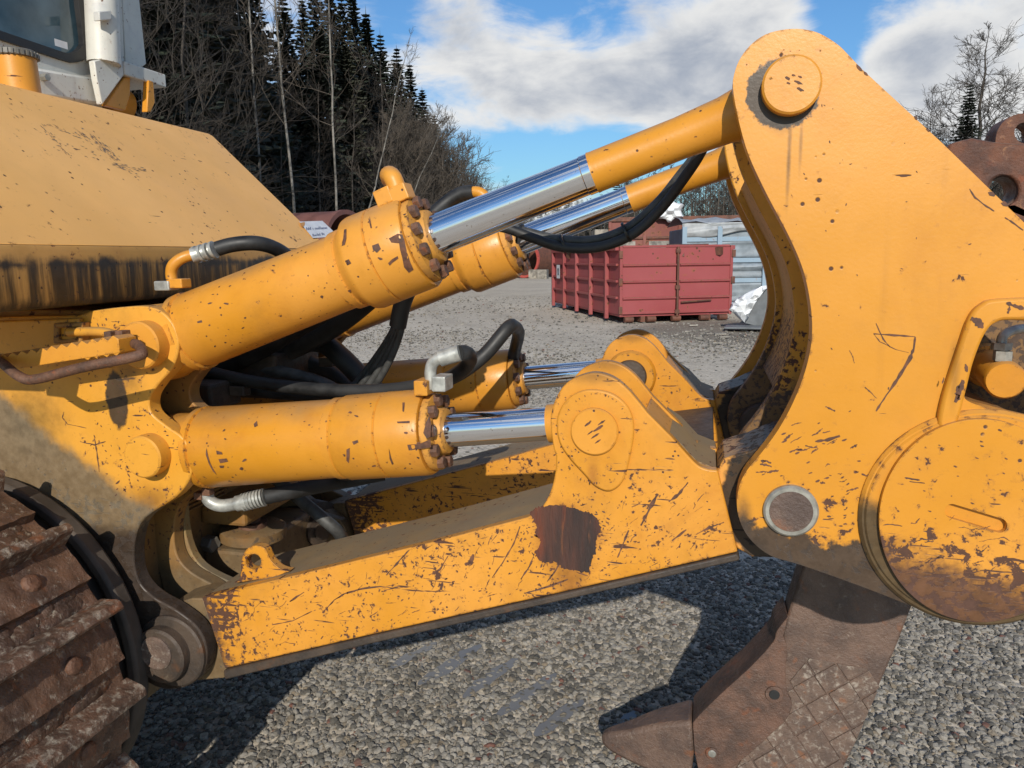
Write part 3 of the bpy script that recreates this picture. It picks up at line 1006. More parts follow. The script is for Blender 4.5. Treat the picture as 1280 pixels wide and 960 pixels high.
copy_part(up, DY, 'upper cylinder on the far side')
def cyl_chips(A, B, barrel, polys, n, seed, xr):
    r2 = random.Random(seed)
    p0 = axis_pt(A, B, A[0], Y_AX)
    d = (axis_pt(A, B, B[0], Y_AX) - p0).normalized()
    tab = [((axis_pt(A, B, x, Y_AX) - p0).dot(d), RR(r, axis_pt(A, B, x, Y_AX))) for x, r in barrel]

    def rad(t_):
        for (a, ra), (b, rb) in zip(tab, tab[1:]):
            if a <= t_ <= b:
                return ra + (rb - ra) * (t_ - a) / max(b - a, 1e-9)
        return tab[-1][1]

    def hit(px, py):
        v = ray(px, py)
        r = 0.1
        for _ in range(4):
            m = CAM - p0
            vp, mp = v - d * v.dot(d), m - d * m.dot(d)
            a, b, c = vp.dot(vp), 2 * vp.dot(mp), mp.dot(mp) - r * r
            q = b * b - 4 * a * c
            if q < 0:
                return None
            h_ = CAM + v * ((-b - math.sqrt(q)) / (2 * a))
            r = rad((h_ - p0).dot(d)) + 0.0011
        return h_
    bm = bmesh.new()

    def add(poly):
        hs = [hit(*q) for q in poly]
        if all(hs):
            bm.faces.new([bm.verts.new(h_) for h_ in hs])
    for poly in polys:
        c = (sum(q[0] for q in poly) / len(poly), sum(q[1] for q in poly) / len(poly))
        for a, b in zip(poly, poly[1:] + poly[:1]):      # fans follow the curve of the barrel
            for s_ in range(3):
                u0, u1 = s_ / 3, (s_ + 1) / 3
                e0 = (a[0] + (b[0] - a[0]) * u0, a[1] + (b[1] - a[1]) * u0)
                e1 = (a[0] + (b[0] - a[0]) * u1, a[1] + (b[1] - a[1]) * u1)
                add([c, e0, e1])
    for _ in range(n):
        x = r2.uniform(*xr)
        y0 = A[1] + (B[1] - A[1]) * (x - A[0]) / (B[0] - A[0])
        y = y0 + r2.uniform(-44, 44)
        rr = 0.5 + 2.0 * r2.random() ** 3
        m = r2.randint(5, 8)
        an = r2.uniform(-.8, .4)
        asp = r2.uniform(1, 1.7)
        pl = []
        for i in range(m):
            a = 6.283 * i / m
            u, v = rr * asp * r2.uniform(.6, 1.2) * math.cos(a), rr / asp * r2.uniform(.6, 1.2) * math.sin(a)
            pl.append((x + u * math.cos(an) - v * math.sin(an), y + u * math.sin(an) + v * math.cos(an)))
        add(pl)
    link('paint_chips', bm, MAT['scratch'], D, None, world=True, kind='stuff')


LOWB = [(198, 40), (240, 44), (258, 47), (262, 50.5), (266, 51), (425, 49), (429, 50.5), (436, 52.5), (442, 53), (488, 53.5), (491, 53.8), (536, 54), (540, 52)]
UPB = [(188, 40), (214, 45), (238, 46), (241, 49), (247, 49), (250, 47.5), (434, 47), (438, 49), (446, 50), (450, 51), (455, 58), (462, 60), (524, 60), (527, 58)]
cyl_chips(A2, B2, LOWB, [[(509, 556), (524, 555), (538, 549), (539, 559), (526, 561), (511, 563)], [(529, 541), (533, 527), (537, 519), (539, 530), (538, 546), (533, 548)],
                         [(433, 562), (437, 560), (437, 570), (436, 579), (433, 576)], [(440, 552), (447, 550), (448, 553), (442, 556)], [(258, 560), (260, 572), (264, 584), (271, 594), (266, 589), (261, 580), (257, 568)],
                         [(270, 563), (277, 565), (278, 568), (271, 568)], [(273, 574), (283, 573), (285, 577), (275, 579)], [(274, 582), (280, 582), (279, 585), (275, 585)], [(486, 560), (489, 572), (492, 580), (490, 581), (487, 574)],
                         [(496, 527), (512, 526), (512, 529), (497, 529)], [(503, 503), (506, 503), (505, 515), (503, 514)], [(317, 530), (321, 526), (322, 532), (318, 534)]], 38, 5, (255, 536))
cyl_chips(A1, B1, UPB, [[(486, 298), (497, 292), (503, 293), (505, 300), (498, 304), (489, 303)], [(498, 298), (505, 298), (508, 312), (509, 322), (503, 323), (500, 312)], [(502, 318), (509, 316), (513, 328), (517, 337), (511, 341), (505, 334)], [(465, 307), (473, 304), (476, 311), (471, 316), (466, 312)],
                        [(485, 329), (490, 324), (497, 320), (498, 323), (491, 328), (487, 332)], [(426, 308), (429, 298), (430, 287), (433, 286), (433, 298), (431, 306)], [(431, 326), (436, 324), (439, 329), (434, 332)],
                        [(246, 402), (252, 400), (253, 403), (247, 404)], [(459, 262), (462, 270), (465, 285), (463, 285), (460, 272)]], 40, 6, (245, 520))
# rod eyes
for (x, y, r, y0, y1) in ((983, 120, 58, Y_AX - 0.05, Y_AX + 0.05), (750, 525, 40, Y_AX - 0.045, Y_AX + 0.045), (200, 431, 46, Y_AX - 0.045, Y_AX + 0.045), (222, 562, 44, Y_AX - 0.045, Y_AX + 0.045)):
    e_ = cyl_y('rod_eye', x, y, Y_AX, r, y0, y1, MAT['yellow'], D, 0.006, 40)
    copy_part(e_, DY)

# ---- rear brackets of the hull
BRK = cr([(-80, 398, 1), (98, 394, 1), (112, 389, 1), (150, 384), (183, 383), (204, 391), (219, 410), (223, 434), (215, 460), (198, 480), (187, 498), (189, 516), (207, 532), (229, 548), (240, 572), (237, 598), (220, 621),
          (194, 638), (177, 652), (169, 672), (167, 700), (173, 726), (191, 746), (222, 764), (247, 785), (258, 810), (255, 838), (238, 856), (208, 862), (180, 850), (164, 826), (158, 790), (146, 740), (120, 690), (80, 640), (20, 606), (-80, 590, 1)], 4)
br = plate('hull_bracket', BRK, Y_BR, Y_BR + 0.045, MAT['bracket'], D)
br2 = plate('hull_bracket', BRK, Y_BR + 0.16, Y_BR + 0.205, MAT['hull'], D, trace=Y_BR)
copy_part(br2, DY - 0.16)
copy_part(br2, DY)
cyl_y('pivot_pin', 177, 572, 1.588, 27, 1.588, 1.84, MAT['bracket'], D, 0.004, 40)
cyl_y('pivot_pin', 172, 432, 1.588, 30, 1.588, 1.84, MAT['cyl'], D, 0.004, 40)
cyl_y('pin_collar', 197, 822, 1.585, 36, 1.585, 1.629, MAT['grime'], D, 0.006, 44)
cyl_y('pin_face', 193, 818, 1.577, 22, 1.577, 1.5848, MAT['tile'], D, 0.004, 36)
cyl_y('pin_collar', 213, 815, Y_BR - 0.012, 47, Y_BR - 0.014, Y_BR - 0.0005, MAT['grime'], D, 0.005, 44)
lathe('lower_pin', P(200, 820, 1.62), (0, 1, 0), [(0, 0.05), (1.05, 0.05)], MAT['grime'], D, 30)
BE = [(212, 756), (240, 748), (254, 748), (283, 836), (280, 848), (256, 850), (232, 852), (205, 840), (196, 800)]
be = plate('beam_foot', BE, Y_BEAM + 0.035, Y_BEAM + 0.145, MAT['hull'], D)
copy_part(be, DY)
# hull rear wall between the brackets
Bx = -1.52
zt = 1.53
xz('hull_rear_wall', [(Bx, 0.42), (Bx, zt), (-2.6, zt), (-2.6, 0.42)], 1.676, 2.75, MAT['hull'], D)
# guard ring round the sprocket
# cast curve of the near bracket towards the hull (concave web), grille plate, hitch
gw = plate('bracket_web', cr([(140, 560, 1), (226, 560, 1), (228, 620), (232, 668), (246, 702), (275, 722), (312, 735, 1), (268, 742), (236, 758), (200, 770, 1), (140, 770, 1)], 4), Y_BR + 0.206, Y_BR + 0.236, MAT['web'], D, bevel=0.01)
copy_part(gw, 0.59)
# ribbed grille plate on the hull
g = bmesh.new()
for i in range(17):
    z = 0.90 + i * 0.0135
    box_bm(g, Bx, Bx + 0.012, 1.88, 2.12, z, z + 0.006)
link('ribbed_plate', g, MAT['hull'], D, None, 0.001, world=True, kind='stuff')
# hitch block with drawbar pin and round washer
box('hitch_block', Bx + 0.001, Bx + 0.16, 1.99, 2.42, 0.62, 0.76, MAT['hull'], D, 0.012, True)
box('hitch_block', Bx + 0.001, Bx + 0.16, 1.99, 2.42, 0.84, 0.90, MAT['hull'], D, 0.012, True)
hp = P(316, 664, 2.10)
lathe('hitch_washer', (hp.x, 2.10, hp.z - 0.022), (0.04, 0, 1), [(0, 0.098), (0.006, 0.104), (0.036, 0.104), (0.040, 0.098)], MAT['hull'], D, 48)
lathe('hitch_pin', (hp.x, 2.10, hp.z - 0.24), (0.04, 0, 1), [(0, 0.055), (0.216, 0.055)], MAT['grime'], D, 28)
lathe('hitch_pin_head', (hp.x, 2.10, hp.z + 0.0185), (0.04, 0, 1), [(0, 0.046), (0.015, 0.046), (0.016, 0.026), (0.05, 0.024), (0.052, 0.013), (0.12, 0.012)], MAT['bolt'], D, 24)
lathe('hull_bolt', P(264, 680, 2.0), (1, -0.25, 0), [(-.03, 0.026), (0.014, 0.026), (0.018, 0.022)], MAT['cap'], D, 6, smooth=None)
lathe('hull_bolt', P(395, 662, 2.40), (1, -0.35, 0), [(-.03, 0.055), (0.02, 0.055), (0.022, 0.03), (0.03, 0.03)], MAT['grime'], D, 24)
lathe('hull_boss', P(400, 660, 2.45), (1, -0.3, 0), [(-.1, 0.10), (0.01, 0.10), (0.014, 0.08)], MAT['grime'], D, 32)

# ---- step and its socket on the bracket
tb = bmesh.new()
pa, pb = P(2, 458, 1.50), P(152, 434, 1.50)
n_t = 12
top = []
for i in range(n_t * 2 + 1):
    u = i / (n_t * 2)
    q = pa.lerp(pb, u)
    top.append((q.x, q.z + 0.020 + (0.010 if i % 2 else 0.0)))
bot = [(pb.x, pb.z - 0.012), (pa.x, pa.z - 0.012)]
xz('step_tread', top + bot, 1.492, 1.55, MAT['yellow'], D, bevel=0.0015)
hose('step_rail', [(152, 430, 1.60), (170, 430, 1.53), (178, 440, 1.46), (168, 446, 1.43), (100, 460, 1.42), (45, 474, 1.42), (25, 471, 1.42), (4, 455, 1.45), (-10, 446, 1.53)], 6.5, MAT['bolt'], D, 8)
hose('step_arm', [(86, 415, 1.60), (130, 415, 1.57), (152, 424, 1.55)], 6, MAT['bracket'], D, 5)
plate('step_socket', [(66, 404), (102, 403), (102, 428), (66, 430)], 1.60, 1.629, MAT['hull'], D, [[(72, 410), (97, 409), (97, 423), (72, 425)]])
plate('bracket_ledge', [(-80, 404), (98, 398), (98, 436), (-80, 452)], 1.612, 1.6295, MAT['bracket'], D)
box('step_bolt', 0, 0.02, 0, 0.03, 0, 0.02, MAT['bolt'], D, 0.002, True).location = P(130, 425, 1.53)
box('step_bolt', 0, 0.02, 0, 0.03, 0, 0.02, MAT['bolt'], D, 0.002, True).location = P(144, 424, 1.53)

# ---- tank
tp_ = [(-1.503, 1.694), (-1.512, 1.704), (-2.0, 2.162), (-2.02, 2.173), (-2.08, 2.18), (-2.75, 2.20), (-2.75, 1.56), (-1.60, 1.56), (-1.60, 1.694)]
xz('fuel_tank', tp_, 1.15, 2.90, MAT['tank'], D, bevel=0.003)
xz('tank_lip', [(-1.503, 1.6935), (-1.496, 1.68), (-1.496, 1.565), (-1.502, 1.550), (-1.53, 1.545), (-1.597, 1.55), (-1.597, 1.6935)], 1.15, 2.90, MAT['lip'], D, bevel=0.002)
# filler neck with ribbed cap
fc = PX(25, 112, -2.12)
nk = lathe('filler_neck', (fc.x, fc.y, 2.15), (-0.05, 0, 1), [(0, 0.060), (0.135, 0.060)], MAT['yellow'], D, 36)
c_ = bmesh.new()
lathe_bm((fc.x - 0.007, fc.y, 2.286), (-0.05, 0, 1), [(0, 0.063), (0.004, 0.066), (0.018, 0.066), (0.022, 0.060)], 36, c_)
for i in range(30):
    a = 2 * math.pi * i / 30
    M = Matrix.Translation((fc.x - 0.008, fc.y, 2.297)) @ Matrix.Rotation(a, 4, 'Z')
    box_bm(c_, 0.062, 0.070, -0.003, 0.003, -0.008, 0.008, M)
link('filler_cap', c_, MAT['cap'], nk, None)
# warning sign on the tank's far lower corner: lies in the sloping face
def on_tank(px, py, off=0.0):
    # rear slope passes through (-1.512,1.704) and (-2.0,2.162)
    a, b = Vector((-1.512, 0, 1.704)), Vector((-2.0, 0, 2.162))
    n = Vector((b.z - a.z, 0, -(b.x - a.x))).normalized()
    d = ray(px, py)
    k = ((a + n * off) - CAM).dot(n) / d.dot(n)
    return CAM + d * k
sg = bmesh.new()
sq = [(374, 277), (403, 276), (420, 292), (412, 296), (391, 297.5)]
vs0 = [sg.verts.new(on_tank(*q, 0.001)) for q in sq]
vs1 = [sg.verts.new(on_tank(*q, 0.004)) for q in sq]
sg.faces.new(vs1)
for i in range(len(sq)):
    j = (i + 1) % len(sq)
    sg.faces.new((vs0[i], vs0[j], vs1[j], vs1[i]))
mw = plain('sign_white', (0.62, 0.62, 0.63), 0.5, var=0.08)
sign = link('warning_sign', sg, mw, D, None, world=True)
mb = plain('sign_ink', (0.06, 0.08, 0.16), 0.6)
tb = bmesh.new()


def glyphs(x0, y0, x1, y1, h):
    """blurred line of small letters: short upright strokes of uneven height"""
    x = x0
    while x < x1:
        u = (x - x0) / (x1 - x0)
        y = y0 + (y1 - y0) * u
        hh = h * rnd.choice((0.6, 0.6, 0.7, 1.0, 1.0))
        ww = rnd.choice((0.55, 0.7, 0.9))
        if rnd.random() < 0.88:
            tb.faces.new([tb.verts.new(on_tank(*q, 0.0048)) for q in ((x, y), (x + ww, y), (x + ww - hh * .25, y - hh), (x - hh * .25, y - hh))])
        x += ww + rnd.choice((0.35, 0.5, 0.7))


glyphs(382, 287.5, 409, 286, 3.4)
glyphs(391, 295.5, 406, 293.5, 3.2)
link('sign_text', tb, mb, sign, None)
tri = bmesh.new()
tri.faces.new([tri.verts.new(on_tank(*q, 0.0048)) for q in ((375, 278.5), (381, 277.5), (381, 281), (379, 284), (376, 282))])
link('warning_triangle', tri, MAT['yellow'], sign, None)

# scuffs where the paint of the slope was rubbed to grey
sm_ = bmesh.new()
sr = random.Random(4)
for (x0, y0), (x1, y1), wd, n_ in (((50, 155), (88, 196), 3, 26), ((54, 153), (100, 172), 2, 14), ((98, 163), (146, 199), 7, 70), ((112, 168), (140, 192), 4, 40), ((140, 204), (180, 213), 3, 26), ((148, 208), (178, 221), 3, 16), ((60, 172), (130, 196), 12, 22)):
    for _ in range(n_):
        u = sr.random()
        x, y = x0 + (x1 - x0) * u + sr.gauss(0, wd * .5), y0 + (y1 - y0) * u + sr.gauss(0, wd * .35)
        l, h_ = sr.uniform(2, 8), sr.uniform(.3, .9)
        dx, dy = (x1 - x0), (y1 - y0)
        m_ = math.hypot(dx, dy)
        dx, dy = dx / m_, dy / m_
        sm_.faces.new([sm_.verts.new(on_tank(x + dx * a * l + dy * b * h_, y + dy * a * l - dx * b * h_, 0.0006 + .0001 * sr.random())) for a, b in ((-.5, 0), (0, .5), (.5, .1), (.1, -.5))])
link('paint_scuffs', sm_, plain('scuffed_primer', (0.15, 0.115, 0.085), 0.7, var=.4, scale=40), D, None, world=True, kind='stuff')

# ---- cab
CX = -2.55


def plateX(name, outline, X, th, mat, parent, holes=(), bevel=0.004, **kw):
    def f0(q):
        p = PX(q[0], q[1], X)
        return (X, p.y, p.z)

    def f1(q):
        p = PX(q[0], q[1], X)
        return (X - th, p.y, p.z)
    return link(name, slab([outline] + list(holes), f0, f1), mat, parent, 35, bevel, world=kw.pop('world', True), **kw)


WIN = cr([(-60, -60, 1), (104, -60, 1), (110, 0), (117, 52), (115, 64), (106, 74), (94, 78), (78, 75), (0, 49, 1), (-60, 30, 1)], 4)
GAS = cr([(-54, -54, 1), (94, -54, 1), (98, 0), (104, 48), (102, 58), (94, 65), (84, 66), (70, 62), (0, 38, 1), (-54, 20, 1)], 4)
cab = plateX('cab_rear_wall', [(-70, -70), (135, -70), (140, 60), (128, 92), (128, 140), (-70, 120)], CX, 0.05, MAT['white'], D, [WIN])
plateX('window_gasket', WIN, CX + 0.012, 0.05, MAT['gasket'], cab, [GAS], 0.006, world=False)
plateX('window_pane', GAS, CX - 0.012, 0.008, MAT['glass'], cab, bevel=0, world=False)
plateX('sticker', [(68, 48), (84, 53), (85, 62), (69, 57)], CX - 0.0115, 0.0004, mw, cab, bevel=0, world=False)
xz('cab_interior', [(-2.62, 2.0), (-2.62, 3.6), (-4.0, 3.6), (-4.0, 2.0)], 1.7, 2.95, MAT['black'], D, bevel=0)
# corner post: rounded near member and a flat rear strip
p_a, p_b = PX(130, 80, -2.50), PX(124, -60, -2.50)
link('cab_corner_post', tube_bm([p_a, p_b], 0.066, 20), MAT['white'], D, 40, world=True)
plateX('cab_side_strip', [(150, -60), (168, -60), (183, 80), (178, 84), (157, 80)], -2.58, 0.06, MAT['white'], D)
plateX('cab_seam_strip', [(139, -60), (150, -60), (156, 80), (148, 78)], -2.535, 0.05, MAT['white'], D)
plateX('post_clamp', [(124, 14), (139, 13), (140, 25), (125, 26)], -2.425, 0.03, MAT['white'], D)
plateX('cab_foot', [(118, 76), (135, 71), (153, 74), (155, 94), (128, 131), (121, 98)], -2.47, 0.03, MAT['white'], D)
pf = PX(154, 75, -2.47)
pg = PX(203, 92, -2.47)
box('cab_foot_shelf', -2.80, -2.468, pf.y, pg.y + 0.02, pf.z - 0.062, pf.z - 0.002, MAT['white'], D, 0.006, True)
plateX('cab_mount', [(132, 132), (155, 97), (163, 95), (163, 118), (157, 138)], -2.49, 0.025, MAT['yellow'], D)
q0 = PX(177, 128, -2.49)
lathe('cab_mount_roller', (-2.60, q0.y - 0.02, q0.z), (0.2, 1, 0), [(-0.06, 0.062), (0.05, 0.062), (0.052, 0.03), (0.07, 0.03)], MAT['yellow'], D, 32)
plateX('cab_mount', [(186, 100), (192, 102), (194, 128), (189, 140), (184, 140)], -2.46, 0.03, MAT['yellow'], D)
plateX('cab_panel', [(45, 84), (118, 97), (124, 131), (40, 118)], -2.515, 0.03, MAT['white'], D, bevel=0.012)
lathe('hull_bolt', PX(55, 97, -2.50), (1, -0.1, 0), [(-.01, 0.014), (0.02, 0.014)], MAT['steel'], D, 6, smooth=None)

# ---- hoses and fittings
hose('hose_elbow', [(217, 358, 1.70), (214, 342, 1.70), (217, 331, 1.70), (229, 322, 1.71), (247, 317, 1.73)], 7, MAT['yellow'], D, 6)
hose('hose_ferrule', [(240, 320, 1.725), (268, 312, 1.75)], 9.5, MAT['fitting'], D, 1, 16)
for s in (0.15, 0.4, 0.65, 0.9):
    x = 240 + 28 * s
    hose('ferrule_ring', [(x, 320 - 8 * s, 1.735), (x + 3, 319 - 8 * s, 1.736)], 11, MAT['fitting'], D, 1, 16)
hose('hydraulic_hose', [(262, 314, 1.75), (290, 306, 1.77), (320, 304, 1.80), (345, 311, 1.86), (365, 326, 1.92), (385, 350, 1.97)], 9, MAT['rubber'], D)
box('hose_flange', -0.022, 0.022, -0.02, 0.02, -0.012, 0.012, MAT['fitting'], D, 0.003, True).location = P(208, 357, 1.70)
box('hose_flange', -0.022, 0.022, -0.02, 0.02, -0.012, 0.012, MAT['yellow'], D, 0.003, True).location = P(224, 354, 1.705)
# top of the lift cylinder
ef = hose('hose_elbow', [(500, 252, 1.70), (495, 232, 1.70), (490, 221, 1.705), (486, 219, 1.74), (487, 224, 1.82)], 11.5, MAT['yellow'], D, 6, 16)
for x, y in ((484, 247), (503, 243)):
    o = box('hose_flange', -0.021, 0.021, -0.025, 0.025, -0.018, 0.020, MAT['yellow'], D, 0.003, True)
    o.location = P(x, y, 1.70)
    o.rotation_euler = (0, RAD(-21), 0)
hose('hose_elbow', [(612, 252, 2.50), (600, 241, 2.50), (586, 240, 2.50)], 7, MAT['yellow'], D, 5)
hose('hydraulic_hose', [(592, 240, 2.50), (575, 243, 2.50), (555, 256, 2.49), (530, 280, 2.45), (500, 320, 2.40)], 9, MAT['rubber'], D)
# elbow on the tilt cylinder
for x, y, mm in ((531, 483, 'yellow'), (553, 478, 'fitting')):
    o = box('hose_flange', -0.017, 0.017, -0.03, 0.03, -0.018, 0.018, MAT[mm], D, 0.003, True)
    o.location = P(x, y, 1.70)
hose('hose_elbow', [(541, 486, 1.70), (538, 468, 1.70), (541, 454, 1.70), (552, 447, 1.70), (574, 441, 1.705)], 7.5, MAT['fitting'], D, 6, 16)
hose('hose_ferrule', [(550, 448, 1.70), (575, 441, 1.705)], 10.5, MAT['fitting'], D, 1, 18)
hose('hydraulic_hose', [(573, 441.5, 1.706), (583, 442, 1.73), (587, 450, 1.79), (576, 464, 1.85), (545, 478, 1.90), (480, 488, 1.95), (400, 487, 1.98), (320, 478, 2.0), (240, 460, 2.02)], 9, MAT['rubber'], D)
hose('hydraulic_hose', [(240, 470, 2.08), (330, 489, 2.07), (430, 494, 2.06), (500, 489, 2.06), (560, 474, 2.08), (602, 447, 2.12), (634, 411, 2.16), (642, 408, 2.24), (648, 416, 2.40), (645, 432, 2.50), (640, 452, 2.53)], 9, MAT['rubber'], D)
for i in range(4):
    o = i * 5.2
    hose('hydraulic_hose', [(516 - o * .5, 350, 2.02 + .012 * i), (506 - o * .45, 378, 2.03 + .012 * i), (502 - o * .6, 410, 2.04 + .014 * i), (490 - o * 1.2, 445, 2.06 + .02 * i), (472 - o * 1.7, 478, 2.08 + .02 * i), (455 - o * 2, 500, 2.1)], 4.4, MAT['rubber_grey'], D, 6, 10)
hose('hose_sleeve', [(514, 352, 2.0), (503, 380, 2.01), (497, 408, 2.02)], 11, MAT['rubber'], D, 5)
hose('hydraulic_hose', [(235, 480, 2.25), (300, 458, 2.25), (370, 430, 2.22), (420, 402, 2.2), (460, 370, 2.16), (500, 330, 2.12)], 17, MAT['rubber'], D)
hose('hydraulic_hose', [(230, 470, 2.15), (300, 448, 2.12), (360, 415, 2.1), (410, 385, 2.05), (450, 360, 2.02)], 14, MAT['rubber'], D)
hose('hydraulic_hose', [(350, 430, 2.3), (400, 428, 2.27), (426, 446, 2.25), (452, 472, 2.24), (490, 510, 2.24)], 13, MAT['rubber'], D)
hose('hydraulic_hose', [(240, 462, 2.20), (300, 460, 2.16), (350, 465, 2.13), (400, 478, 2.12), (440, 500, 2.1)], 8, MAT['rubber_grey'], D)
hose('hydraulic_hose', [(330, 446, 2.35), (380, 452, 2.35), (420, 470, 2.34), (450, 500, 2.33)], 11, MAT['rubber'], D)
# pair of hoses slung below the rods
for k, (ox, oy, dyy) in enumerate(((0, 0, 0), (3, 9, -0.03))):
    hose('hydraulic_hose', [(598 + ox, 282, 2.0 + dyy), (628 + ox, 283 + oy * .2, 2.0 + dyy), (660 + ox, 291 + oy * .6, 2.0 + dyy), (700 + ox, 300 + oy, 2.02 + dyy), (745 + ox, 300 + oy, 2.03 + dyy), (787 + ox, 284 + oy, 2.03 + dyy), (822 + ox, 254 + oy * .9, 2.02 + dyy), (850 + ox, 220 + oy * .6, 1.99 + dyy), (874 + ox, 188, 1.95 + dyy), (890, 150, 1.9)], 6.4, MAT['rubber' if k else 'rubber_grey'], D, 8)
for x, y in ((650, 292), (706, 305), (783, 291)):
    q = P(x, y, 2.005)
    lathe('hose_tie', q - Vector((0.003, 0, 0)), (1, 0, -0.3 if x < 700 else 0.5), [(0, 0.027), (0.006, 0.027)], MAT['tie'], D, 16)
# hose below the tilt cylinder
hose('hose_elbow', [(258, 616, 1.74), (262, 626, 1.74), (276, 632, 1.745), (300, 629, 1.755)], 8, MAT['fitting'], D, 6, 16)
hose('hose_ferrule', [(296, 629.5, 1.753), (332, 621, 1.77)], 10, MAT['fitting'], D, 1, 18)
for s in range(7):
    x = 304 + s * 4
    hose('ferrule_ring', [(x, 628 - s, 1.76), (x + 2, 627.5 - s, 1.761)], 11.4, MAT['fitting'], D, 1, 18)
hose('hydraulic_hose', [(330, 621.5, 1.77), (365, 614, 1.82), (400, 607, 1.9), (440, 600, 2.0), (480, 592, 2.05)], 9.5, MAT['rubber'], D)
hose('hydraulic_hose', [(300, 560, 2.2), (370, 620, 2.15), (400, 645, 2.12), (425, 668, 2.15), (430, 690, 2.3)], 8, MAT['rubber_grey'], D)
box('hose_flange', -0.012, 0.012, -0.012, 0.012, -0.010, 0.010, MAT['bolt'], D, 0.002, True).location = P(250, 619, 1.73)
box('hose_flange', -0.012, 0.012, -0.012, 0.012, -0.010, 0.010, MAT['bolt'], D, 0.002, True).location = P(260, 614, 1.73)
# valve block and clamps in the dark cavity
box('valve_block', -1.50, -1.30, 2.12, 2.40, 1.22, 1.36, MAT['grime'], D, 0.01, True)
box('valve_block', -1.50, -1.38, 1.90, 2.05, 1.22, 1.30, MAT['grime'], D, 0.01, True)
for x, y, Y in ((350, 420, 2.2), (410, 452, 2.3), (300, 488, 2.0), (435, 592, 1.95), (430, 488, 2.35)):
    o = box('pipe_clamp', -0.025, 0.025, -0.02, 0.02, -0.015, 0.015, MAT['grime'], D, 0.004, True)
    o.location = P(x, y, Y)

# ---- ripper shank with shield, tip and wear plates
YS = 2.16
SH = [(1004, 708), (984, 772), (978, 790), (976, 860), (940, 930), (880, 980), (900, 1012), (985, 1006), (1035, 990), (1056, 958), (1072, 925), (1101, 854), (1120, 811), (1140, 759), (1200, 600), (1290, 440), (1400, 320), (1400, 195),
      (1330, 185), (1243, 177), (1216, 172), (1190, 178), (1165, 300), (1060, 560), (1012, 680)]
plate('ripper_shank', SH, YS, YS + 0.10, MAT['shank'], D, [circ(1255, 238, 17, 28)], bevel=0.008)
plate('shank_top_cheek', [(1186, 180), (1216, 173), (1243, 178), (1330, 186), (1399, 196), (1399, 318), (1330, 370), (1180, 330), (1170, 280)], YS - 0.012, YS - 0.0005, MAT['topshank'], D, [circ(1255, 238, 19, 28)], bevel=0.006)
EARS = cr([(1244, 181, 1), (1247, 163), (1258, 149), (1275, 142), (1296, 145), (1312, 160), (1318, 187, 1)], 5)
plate('shank_ear', EARS, YS + 0.01, YS + 0.09, MAT['topshank'], D, [circ(1281, 166, 13, 24)], bevel=0.006)
SHIELD = cr([(985, 771, 1), (971, 789), (966, 803), (940, 832), (904, 865), (876, 892), (866, 904, 1), (868, 940, 1), (878, 985, 1), (905, 968, 1), (940, 940, 1), (968, 914), (984, 898), (990, 880), (984, 866), (982, 840), (984, 812), (979, 795, 1)], 4)
plate('shank_shield', SHIELD, YS - 0.022, YS + 0.122, MAT['shield'], D, bevel=0.012)
TIP = cr([(865, 903, 1), (822, 911), (783, 923), (755, 930), (749, 937), (753, 947), (775, 958), (820, 975), (862, 992, 1), (868, 940, 1)], 4)
def tip_pt(q, side):
    p_ = P(q[0], q[1], YS - 0.02)
    k_ = min(1.0, max(0.0, (q[0] - 749) / 118.0))
    hw_ = 0.018 + 0.048 * k_ ** 0.8
    return (p_.x, YS + 0.05 + side * hw_, p_.z)


link('ripper_tip', slab([TIP], lambda q: tip_pt(q, -1), lambda q: tip_pt(q, 1)), MAT['shank'], D, 35, 0.012, world=True)
for x, y, r, mm in ((968, 869, 11, 'shield'), (968, 869, 6.5, 'black'), (890, 943, 8, 'shield'), (890, 943, 5, 'steel'), (938, 990, 11, 'grime')):
    y0 = YS - 0.028 if mm in ('shield', 'grime') else YS - 0.030
    cyl_y('shield_pin', x, y, y0, r, y0, YS, MAT[mm], D, 0.002, 24)
REG = [(988, 842), (1012, 816), (1092, 838), (1099, 858), (1070, 925), (1054, 958), (1030, 988), (985, 1002), (905, 1000), (912, 972), (945, 945), (990, 906)]


def clip(poly, reg):
    def side(p, a, b):
        return (b[0] - a[0]) * (p[1] - a[1]) - (b[1] - a[1]) * (p[0] - a[0])
    area = sum(a[0] * b[1] - b[0] * a[1] for a, b in zip(reg, reg[1:] + reg[:1]))
    sg_ = 1 if area > 0 else -1
    out = poly
    for a, b in zip(reg, reg[1:] + reg[:1]):
        src, out = out, []
        for p, q in zip(src, src[1:] + src[:1]):
            sp, sq2 = side(p, a, b) * sg_, side(q, a, b) * sg_
            if sp >= 0:
                out.append(p)
            if (sp >= 0) != (sq2 >= 0):
                k = sp / (sp - sq2)
                out.append((p[0] + (q[0] - p[0]) * k, p[1] + (q[1] - p[1]) * k))
        if len(out) < 3:
            return []
    return out


